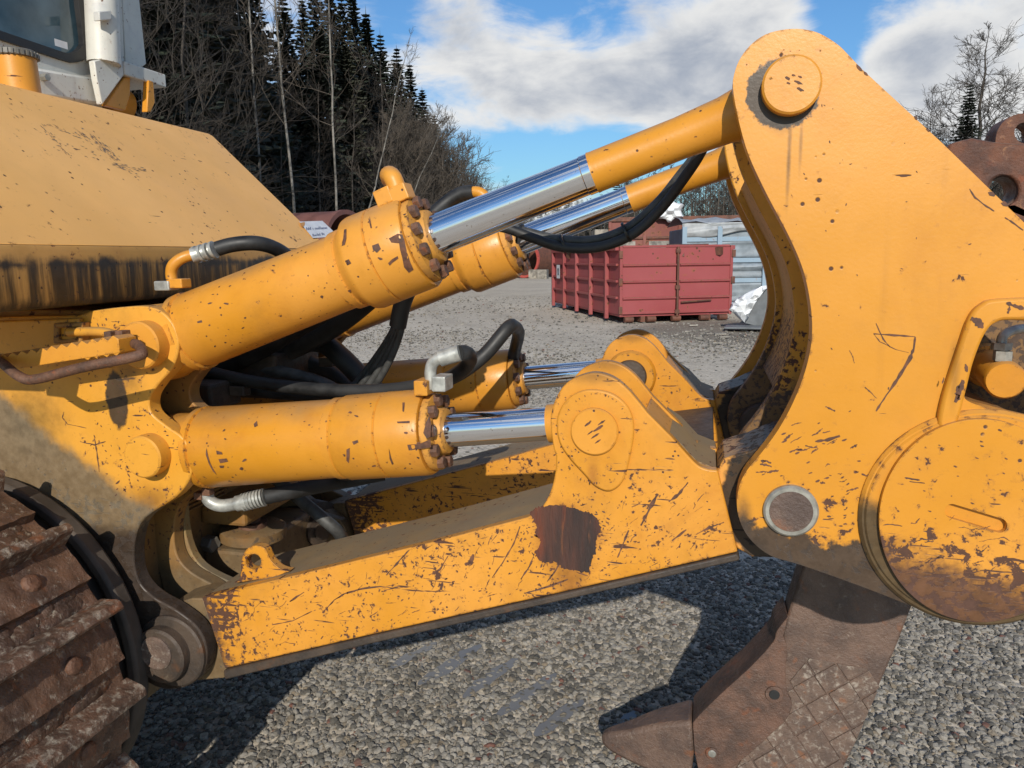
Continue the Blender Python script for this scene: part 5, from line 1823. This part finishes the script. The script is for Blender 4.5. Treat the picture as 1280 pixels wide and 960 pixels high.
# white foil and grey hopper lying beside the red skip
hp_ = PG(950, 412)
hop = empty('steel_hopper', (hp_.x, hp_.y, 0), 0, 'dark grey steel hopper lying on the ground right of the red skip', 'hopper')
MAT['hop'] = plain('hopper_grey', (0.12, 0.13, 0.14), 0.5, var=0.25, scale=4)
YH = hp_.y
plate('body', [(931, 404), (934, 391), (944, 376), (953, 363), (966, 358), (968, 412), (950, 409)], YH, YH + 0.7, MAT['hop'], hop, bevel=0.01)
plate('side_plate', [(966.5, 357), (985, 362), (992, 400), (990, 414), (968.5, 412.5)], YH - 0.05, YH + 0.6, MAT['hop'], hop, bevel=0.01)
for y in (368, 381, 394):
    q = P(973, y, YH - 0.05)
    lathe('bolt', q, (0, -1, 0), [(0, 0.02), (0.015, 0.02)], MAT['foil'], hop, 8)
from mathutils.geometry import delaunay_2d_cdt
fpx = [(912, 387), (916, 380), (922, 374), (932, 368), (943, 362), (953, 358), (962, 357), (954, 365), (946, 376), (940, 387), (936, 397), (931, 403), (924, 398), (918, 392)]
pts2, dep = [], []
for q in fpx:
    p = P(q[0], q[1], YH - 0.2)
    pts2.append(Vector((p.x, p.z)))
nb_ = len(pts2)
fr2 = random.Random(12)
while len(pts2) < nb_ + 90:
    x, y = fr2.uniform(912, 962), fr2.uniform(356, 404)
    if inside(x, y, fpx):
        p = P(x, y, YH - 0.2)
        pts2.append(Vector((p.x, p.z)))
v2, _, f2, _, _, _ = delaunay_2d_cdt(pts2, [], [list(range(nb_))], 1, 1e-5)
bm = bmesh.new()
ca = sum((q for q in pts2[:nb_]), Vector((0, 0))) / nb_
bv_ = []
for q in v2:
    dd_ = min((q - b).length for b in pts2[:nb_])
    bv_.append(bm.verts.new((q.x, YH - 0.12 - min(dd_, .16) * 1.1 + fr2.uniform(-.035, .035), max(q.y, 0.02))))
for f in f2:
    try:
        bm.faces.new([bv_[i] for i in f])
    except ValueError:
        pass
o = link('foil_sheet', bm, MAT['foil'], None, 20)
md = o.modifiers.new('thick', 'SOLIDIFY')
md.thickness = 0.012
tag(o, 'crumpled white foil sheet leaning against the grey hopper', 'foil sheet')
# flat scrap pieces
ms = bmesh.new()
for i in range(40):
    x, y = rnd.uniform(860, 975), rnd.uniform(404, 440)
    q = PG(x, y)
    M = Matrix.Translation((q.x, q.y, 0.03)) @ Matrix.Rotation(rnd.uniform(0, 6), 4, 'Z') @ Matrix.Rotation(rnd.uniform(-.3, .3), 4, 'X')
    a, b = rnd.uniform(.02, .12), rnd.uniform(.01, .03)
    box_bm(ms, -a, a, -b, b, -.012, .012, M)
link('litter', ms, MAT['faded'], None, None, kind='stuff')
sh_ = bmesh.new()
q = PG(938, 412)
box_bm(sh_, -.45, .45, -.3, .3, 0.06, 0.10, Matrix.Rotation(RAD(-6), 4, 'Z'))
o = link('steel_sheet', sh_, MAT['hop'], None, None, 0.01)
o.location = (q.x - .1, q.y - .3, 0)
tag(o, 'flat dark steel sheet lying in front of the grey hopper', 'steel sheet')

# big red-rimmed steel ring and brown pipe far away
def ring(name, px, py, dist, r, L, yaw, mats, label, cat, zc):
    c = at(px, dist, zc)
    e = empty(name, (c.x, c.y, 0), yaw, label, cat)
    bm = bmesh.new()
    n = 48
    for a, b, rr in ((0, L, r), (L, 0, r * 0.93)):
        pass
    prof = [(0, r * .93), (0, r), (L, r), (L, r * .93)]
    rings_ = [[bm.verts.new((math.cos(2 * math.pi * i / n) * q[1], q[0], zc + math.sin(2 * math.pi * i / n) * q[1])) for i in range(n)] for q in prof]
    for k in range(4):
        A_, B_ = rings_[k], rings_[(k + 1) % 4]
        for i in range(n):
            bm.faces.new((A_[i], A_[(i + 1) % n], B_[(i + 1) % n], B_[i]))
    link('shell', bm, mats[0], e, 40)
    bm = bmesh.new()
    prof = [(-0.08, r * .90), (-0.08, r * 1.03), (0.1, r * 1.03), (0.1, r * .90)]
    rings_ = [[bm.verts.new((math.cos(2 * math.pi * i / n) * q[1], q[0], zc + math.sin(2 * math.pi * i / n) * q[1])) for i in range(n)] for q in prof]
    for k in range(4):
        A_, B_ = rings_[k], rings_[(k + 1) % 4]
        for i in range(n):
            bm.faces.new((A_[i], A_[(i + 1) % n], B_[(i + 1) % n], B_[i]))
    link('rim', bm, mats[1], e, 40)
    return e


mr_ = paint('paint_ring_red', (0.42, 0.07, 0.055), 0.4, 0.1, 0.5, scratch=0, edge=0, fade=0.3)
ring('pipe_section', 655, 322, 62, 1.42, 2.6, RAD(-22), (MAT['rustrib'], mr_), 'short wide steel pipe section with a bright red rim in the distance', 'pipe section', 1.5)
ring('pipe_section', 690, 322, 66, 1.35, 2.2, RAD(55), (MAT['rustrib'], MAT['rustrib']), 'brown rusty pipe section right of the red rimmed one', 'pipe section', 1.4)
MAT['pipe'] = plain('pipe_brown', (0.14, 0.06, 0.05), 0.6, var=0.2, scale=2)
ring('pipe_section', 434, 300, 26, 1.12, 4.5, RAD(78), (MAT['pipe'], MAT['pipe']), 'dark red pipe with black open end behind the fuel tank', 'pipe section', 2.1)
for px, dist, wb in ((678, 60, 'right'), (668, 60.5, 'left')):
    q = at(px, dist)
    o = box('concrete_block', -0.4, 0.4, -0.4, 0.4, 0, 0.7, MAT['faded'], None, 0.02)
    o.location = (q.x, q.y, 0)
    tag(o, 'pale concrete block propping the red rimmed pipe section, the %s one of two' % wb, 'concrete block', 'blocks beside the pipe sections')
q = at(420, 26.5)
o = box('pipe_trestle', -1.2, 1.2, -0.5, 0.5, 0, 0.98, MAT['faded'], None, 0.02)
o.location = (q.x - 1.2, q.y + 0.5, 0)
o.rotation_euler = (0, 0, RAD(14))
tag(o, 'low grey block support under the dark red pipe', 'support')

# =================================================================== TREES
MAT['bark'] = plain('bark_dark', (0.055, 0.045, 0.036), 0.85, var=0.35, scale=3)
MAT['twig'] = plain('twigs_brown', (0.038, 0.030, 0.023), 0.85, var=0.35, scale=1.5)
MAT['twigfar'] = plain('twigs_far', (0.062, 0.052, 0.042), 0.9, var=0.35, scale=.3)
MAT['twigpale'] = plain('twigs_pale', (0.095, 0.077, 0.060), 0.85, var=0.3, scale=1.5)
MAT['birch'] = plain('birch_bark', (0.17, 0.158, 0.14), 0.85, var=0.6, scale=2.2)
MAT['needle'] = plain('spruce_needles', (0.018, 0.026, 0.014), 0.8, var=0.55, scale=0.9)
MAT['needle2'] = plain('spruce_needles_brownish', (0.030, 0.032, 0.018), 0.8, var=0.5, scale=0.9)


class Segs:
    def __init__(self):
        self.a, self.b, self.ra, self.rb = [], [], [], []

    def add(self, a, b, ra, rb):
        self.a.append(a); self.b.append(b); self.ra.append(ra); self.rb.append(rb)

    def arrays(self, n=3):
        A, B = np.array(self.a, float), np.array(self.b, float)
        ra, rb = np.array(self.ra)[:, None], np.array(self.rb)[:, None]
        d = B - A
        d /= np.linalg.norm(d, axis=1, keepdims=True) + 1e-9
        h = np.where(np.abs(d[:, 2:3]) < 0.9, np.array([[0, 0, 1.0]]), np.array([[1.0, 0, 0]]))
        u = np.cross(d, h)
        u /= np.linalg.norm(u, axis=1, keepdims=True)
        v = np.cross(d, u)
        vs = []
        for k in range(n):
            a = 2 * math.pi * k / n
            vs.append(A + (u * math.cos(a) + v * math.sin(a)) * ra)
        for k in range(n):
            a = 2 * math.pi * k / n
            vs.append(B + (u * math.cos(a) + v * math.sin(a)) * rb)
        V = np.stack(vs, 1).reshape(-1, 3)
        base = (np.arange(len(A)) * 2 * n)[:, None]
        F = []
        for k in range(n):
            j = (k + 1) % n
            F.append(base + np.array([[k, j, n + j, n + k]]))
        return V, np.concatenate(F)


def bare_tree(seed, h, spread, lean=0.0, n1=26, n2=6, n3=5, up=0.6, r0=0.11, start=0.25, twig=0.011):
    r = random.Random(seed)
    tr, cw = Segs(), Segs()
    pts = []
    x = y = 0.0
    k = 14
    for i in range(k + 1):
        u = i / k
        x += r.gauss(0, 0.05) + lean * h / k
        y += r.gauss(0, 0.05)
        pts.append(Vector((x, y, h * u)))
    for i in range(k):
        tr.add(pts[i], pts[i + 1], r0 * (1 - i / k) ** 0.8 + 0.012, r0 * (1 - (i + 1) / k) ** 0.8 + 0.012)

    def grow(p, d, L, rad, lvl):
        n = 4 if lvl == 1 else 3 if lvl == 2 else 2
        q = Vector(p)
        d = Vector(d)
        path = [q.copy()]
        for i in range(n):
            d = (d + Vector((r.gauss(0, .16), r.gauss(0, .16), r.gauss(0.05, .13)))).normalized()
            e = q + d * (L / n)
            cw.add(q, e, rad * (1 - i / n) + twig * .8, rad * (1 - (i + 1) / n) + twig * .6)
            q = e
            path.append(q.copy())
        if lvl >= 3:
            return
        m = n2 if lvl == 1 else n3
        for j in range(m):
            u = r.uniform(0.2, 1.0)
            i = min(int(u * n), n - 1)
            o = path[i].lerp(path[i + 1], u * n - i)
            dd_ = (d + Vector((r.gauss(0, .6), r.gauss(0, .6), r.gauss(.15, .4)))).normalized()
            grow(o, dd_, L * r.uniform(.35, .6), rad * .45, lvl + 1)
    for j in range(n1):
        u = start + (1 - start) * (j + r.random()) / n1
        f = min(u * k, k - 0.01)
        i = int(f)
        o = pts[i].lerp(pts[i + 1], f - i)
        a = r.uniform(0, 6.28)
        L = spread * (1 - (u - start) / (1 - start)) ** 0.6 * r.uniform(.55, 1.1) + 0.5
        dd_ = Vector((math.cos(a), math.sin(a), up + r.gauss(0, .25))).normalized()
        grow(o, dd_, L, r0 * .30 * (1.1 - u), 1)
    return tr.arrays(5), cw.arrays(3)


def spruce(seed, h, w, start=0.05, dens=1.35):
    r = random.Random(seed)
    tr = Segs()
    for i in range(6):
        tr.add(Vector((0, 0, h * i / 6)), Vector((0, 0, h * (i + 1) / 6)), 0.2 * (1 - i / 6) + .01, 0.2 * (1 - (i + 1) / 6) + .01)
    vs, fs = [], []
    z = h * start
    while z < h * 0.99:
        u = z / h
        L = w * (1 - u) ** 0.85 + 0.12
        nb = 9 if u < .8 else 6
        a0 = r.uniform(0, 6.28)
        for b in range(nb):
            a = a0 + 6.283 * b / nb + r.gauss(0, .2)
            l = L * r.uniform(.65, 1.15)
            dx, dy = math.cos(a), math.sin(a)
            n = max(3, int(l * 3.4 * dens))
            for s in range(n):
                t_ = (s + r.random()) / n
                cx_, cy_ = dx * l * t_, dy * l * t_
                cz_ = z + l * (0.10 * t_ - 0.38 * t_ * t_ + (0.22 * t_ ** 4)) 
                sz = (0.22 + 0.42 * (1 - t_)) * (0.7 + 0.6 * r.random()) / dens ** .5 * min(1.0, 0.2 + l * 0.40)
                for sd_ in (-1, 1):
                    px_, py_ = -dy * sd_, dx * sd_
                    i0 = len(vs)
                    tipx, tipy = cx_ + px_ * sz + dx * sz * .6, cy_ + py_ * sz + dy * sz * .6
                    dz = -sz * r.uniform(.1, .75)
                    vs += [(cx_ - dx * .12, cy_ - dy * .12, cz_ + .03), (cx_ + dx * .12, cy_ + dy * .12, cz_), (tipx, tipy, cz_ + dz), (tipx - dx * .22, tipy - dy * .22, cz_ + dz * .8 - .05)]
                    fs.append((i0, i0 + 1, i0 + 2, i0 + 3))
        z += (0.30 + 0.22 * (1 - u)) / dens * r.uniform(.8, 1.2)
    vs += [(0, 0, h * 1.02), (.05, 0, h * .96), (-.05, 0.05, h * .95), (0, -.05, h * .95)]
    i0 = len(vs) - 4
    fs.append((i0, i0 + 1, i0 + 2, i0 + 3))
    return tr.arrays(6), (np.array(vs), np.array(fs))


TREE = {}


def tree_kind(key, data, mt, mc):
    (tv, tf), (cv, cf) = data
    a = pydata(key + '_trunk', tv, tf)
    a.materials.append(mt)
    b = pydata(key + '_crown', cv, cf)
    b.materials.append(mc)
    TREE[key] = (a, b, data)


for i in range(3):
    tree_kind('spruce%d' % i, spruce(20 + i, 18, 2.9 + .3 * i), MAT['bark'], MAT['needle' if i != 1 else 'needle2'])
for i in range(3):
    tree_kind('birch%d' % i, bare_tree(40 + i, 17, 2.6, [0.0, 0.03, -0.02][i], 26, 5, 4, 0.75, 0.072, 0.35, 0.0075), MAT['birch'], MAT['twigpale'])
for i in range(3):
    tree_kind('bare%d' % i, bare_tree(60 + i, 14, 3.6, [0.02, -0.03, 0.05][i], 34, 6, 6, 0.6, 0.10, 0.12, 0.0065), MAT['bark'], MAT['twig'])
for i in range(2):
    tree_kind('shrub%d' % i, bare_tree(80 + i, 8, 3.2, [0.03, -0.02][i], 44, 7, 6, 1.0, 0.09, 0.04, 0.0095), MAT['twig'], MAT['twigpale'])
tree_kind('alder', bare_tree(95, 15, 3.9, 0.0, 64, 9, 6, 0.45, 0.15, 0.10, 0.0085), MAT['bark'], MAT['bark'])


def tree(name, key, px, dist, hscale, label, group=None, cat='tree', wscale=None, lean=0.0, rz=None):
    a, b, _ = TREE[key]
    q = at(px, dist)
    e = empty(name, (q.x, q.y, 0), rnd.uniform(0, 6.28) if rz is None else rz, label, cat, group)
    ws = wscale or hscale
    for nm, me in (('trunk', a), ('crown', b)):
        o = bpy.data.objects.new(nm, me)
        COL.objects.link(o)
        o.parent = e
    e.scale = (ws, ws, hscale)
    if lean:
        e.rotation_euler = (0, lean, rnd.uniform(-.3, .3))
    return e


# forest edge running away from the left: dark spruces
G1 = 'dark spruces of the wood on the left'
L1 = 'tall dark spruce standing in the dense wood on the left'
for px, dist, hs in ((190, 31, 1.15), (225, 34, 1.2), (262, 37, 1.2), (300, 42, 1.18), (335, 47, 1.0), (372, 52, 1.0), (395, 60, 1.12), (428, 62, 1.2), (455, 64, 1.24), (470, 66, 1.18), (486, 68, 1.12), (505, 72, 1.12), (520, 76, 1.10), (534, 80, 1.02), (548, 84, 0.92), (165, 30, 1.1), (210, 44, 1.2), (250, 50, 1.25), (285, 55, 1.2), (318, 60, 1.05)):
    tree('spruce_tree', 'spruce%d' % rnd.randrange(3), px, dist, hs, L1, G1, wscale=hs * rnd.uniform(.9, 1.25))
tree('spruce_tree', 'spruce0', 411, 52, 1.10, 'dark spruce with the highest pointed top above the wood edge', wscale=0.95)
tree('spruce_tree', 'spruce1', 442, 56, 1.12, 'dark spruce with slim pointed top right of the highest one', wscale=0.85)
for k, (px, dist, hs, lb) in enumerate(((332, 34, 1.15, 'pale slender birch trunk, leftmost of the white stems before the wood'), (371, 33, 1.15, 'pale straight birch trunk standing just above the tank edge'), (421, 36, 1.05, 'thin bare birch in front of the pointed spruce tops'),
                                        (318, 40, 0.95, 'thin faint birch stem close to the leftmost pale birch'))):
    tree('birch_tree', 'birch%d' % (k % 3), px, dist, hs, lb, 'pale birches before the wood', wscale=0.85)
for k, (px, dist, hs, ln_, lb) in enumerate(((430, 38, 0.72, 0.28, 'pale bare tree leaning to the right before the dark wood'), (470, 46, 0.62, 0.42, 'short pale bare tree leaning strongly right before the wood'))):
    tree('leaning_tree', 'birch%d' % k, px, dist, hs, lb, 'leaning bare trees before the wood', lean=ln_, wscale=0.7)
LB_ = 'brown leafless tree growing along the edge of the left wood'
GB_ = 'leafless trees along the left wood edge'
for px, dist, hs in ((182, 24, 0.95), (215, 26, 0.95), (245, 28, 0.9), (280, 33, 0.85), (350, 41, 0.8), (395, 45, 0.8), (440, 50, 0.8), (480, 55, 0.85), (515, 60, 0.9), (460, 58, 1.2), (490, 62, 1.2), (535, 66, 0.95)):
    tree('bare_tree', 'bare%d' % rnd.randrange(3), px, dist, hs, {182: 'brown leafless tree nearest to the white cab corner', 535: 'brown leafless tree farthest right along the wood, above the lift cylinder head'}.get(px, LB_), GB_)
LS_ = 'pale leafless bush at the right end of the left wood'
for px, dist, hs in ((548, 66, 1.5), (556, 70, 1.6), (568, 68, 1.45), (580, 72, 1.35), (590, 70, 1.15), (598, 74, 1.1), (540, 58, 0.9), (520, 54, 0.8), (572, 60, 0.9), (586, 62, 0.8), (604, 68, 0.8), (535, 62, 1.5), (515, 60, 1.5), (500, 58, 1.4), (552, 64, 1.3)):
    tree('bare_bush', 'shrub%d' % rnd.randrange(2), px, dist, hs, LS_, 'pale bushes at the wood end', 'bush')
tree('bare_bush', 'bare2', 606, 70, 0.62, 'dark leafless bush leaning right at the end of the wood', None, 'bush', lean=0.2)
# small group of trees at the right behind the shank
tree('alder_tree', 'alder', 1213, 50, 0.86, 'tall leafless alder with fine twigs above the rusty shank top', wscale=1.15)
tree('alder_tree', 'alder', 1150, 56, 0.76, 'slim leafless tree left of the tall alder', wscale=0.55)
tree('alder_tree', 'alder', 1262, 54, 0.70, 'leafless tree with spreading twigs right of the tall alder', wscale=1.3)
tree('spruce_tree', 'spruce2', 1196, 47, 0.56, 'small dark spruce in front of the tall leafless alder', wscale=0.62)


def merged(name, items, mat):
    V, F, off = [], [], 0
    for it_ in items:
        cv, cf, x, y, s, sw, rz = it_[:7]
        z0 = it_[7] if len(it_) > 7 else 0.0
        c, s_ = math.cos(rz), math.sin(rz)
        v = np.empty_like(cv, dtype=float)
        v[:, 0] = (cv[:, 0] * c - cv[:, 1] * s_) * sw + x
        v[:, 1] = (cv[:, 0] * s_ + cv[:, 1] * c) * sw + y
        v[:, 2] = cv[:, 2] * s + z0
        V.append(v)
        F.append(cf + off)
        off += len(v)
    me = pydata(name, np.concatenate(V), np.concatenate(F))
    return link(name, me, mat, None, kind='stuff')


lowsp = [spruce(300 + i, 17, 3.2, 0.02, 0.62) for i in range(2)]
lowba = [bare_tree(310 + i, 15, 3.4, 0, 22, 6, 4, .6, .11, .08, .013) for i in range(2)]
it = []
for i in range(160):
    px = rnd.uniform(110, 530) if i < 130 else rnd.uniform(470, 575)
    base = 34 + max(0, (px - 180)) * 0.115
    q = at(px, base + rnd.uniform(3, 30))
    d_ = lowsp[i % 2][1]
    it.append((d_[0], d_[1], q.x, q.y, rnd.uniform(.75, 1.06) * (1 if px < 500 else max(.4, 1 - (px - 500) / 160)), rnd.uniform(1.0, 1.5), rnd.uniform(0, 6)))
merged('dense_wood', it, MAT['needle'])
it = []
for i in range(110):
    px = rnd.uniform(150, 598) if i % 3 else rnd.uniform(500, 605)
    base = 30 + max(0, (px - 180)) * 0.105
    q = at(px, base + rnd.uniform(0, 10))
    d_ = lowba[i % 2]
    s = rnd.uniform(.35, .75) if px < 480 else rnd.uniform(.5, 1.0) * max(.35, min(1, (640 - px) / 110))
    it.append((d_[1][0], d_[1][1], q.x, q.y, s, s * 1.1, rnd.uniform(0, 6)))
merged('undergrowth', it, MAT['twig'])
def rise(y):
    return float(np.interp(y, [100, 190, 300, 420], [-0.5, 8.5, 10.0, -0.5]))


farba = [bare_tree(330 + i, 14, 3.2, 0, 16, 5, 4, .8, .13, .06, .030) for i in range(2)]
it, it2 = [], []
for i in range(190):
    px = rnd.uniform(780, 1010) if i < 100 else rnd.uniform(1010, 1420) if i < 150 else rnd.uniform(600, 770)
    q = at(px, rnd.uniform(108, 185))
    k = (rnd.uniform(.45, .62) if px < 770 else rnd.uniform(.7, .98))
    z0 = rise(q.y) - 0.2
    d_ = farba[i % 2]
    it.append((d_[1][0], d_[1][1], q.x, q.y, k, k * 1.25, rnd.uniform(0, 6), z0))
    it2.append((d_[0][0], d_[0][1], q.x, q.y, k, k * 1.25, rnd.uniform(0, 6), z0))
merged('far_wood', it, MAT['twigfar'])
merged('far_trunks', it2, MAT['twigpale'])
it = []
for i in range(90):
    px = rnd.uniform(560, 790) if i % 3 else rnd.uniform(790, 1420)
    q = at(px, rnd.uniform(150, 190))
    d_ = lowsp[i % 2][1]
    k = rnd.uniform(.35, .5) if px < 770 else rnd.uniform(.5, .75)
    it.append((d_[0], d_[1], q.x, q.y, k, k * 1.7, rnd.uniform(0, 6), rise(q.y) - 0.3))
merged('far_spruces', it, MAT['needle2'])
# low wooded rise behind
hv, hf = [], []
hx = np.linspace(-260, 300, 60)
hr = np.random.default_rng(5)
for j, (yy, zz_) in enumerate(((100, -0.5), (190, 8.5), (300, 10.0), (420, -0.5))):
    for x in hx:
        hv.append((x, yy + hr.uniform(-6, 6), zz_ + (hr.uniform(-1, 1) if 0 < j < 3 else 0)))
for j in range(3):
    for i in range(59):
        a = j * 60 + i
        hf.append((a, a + 1, a + 61, a + 60))
link('hillside', pydata('hillside', hv, hf), plain('hill_soil', (0.05, 0.042, 0.03), 0.9, var=.4, scale=.4), None, 60, kind='structure')

print('objects', len(bpy.data.objects))
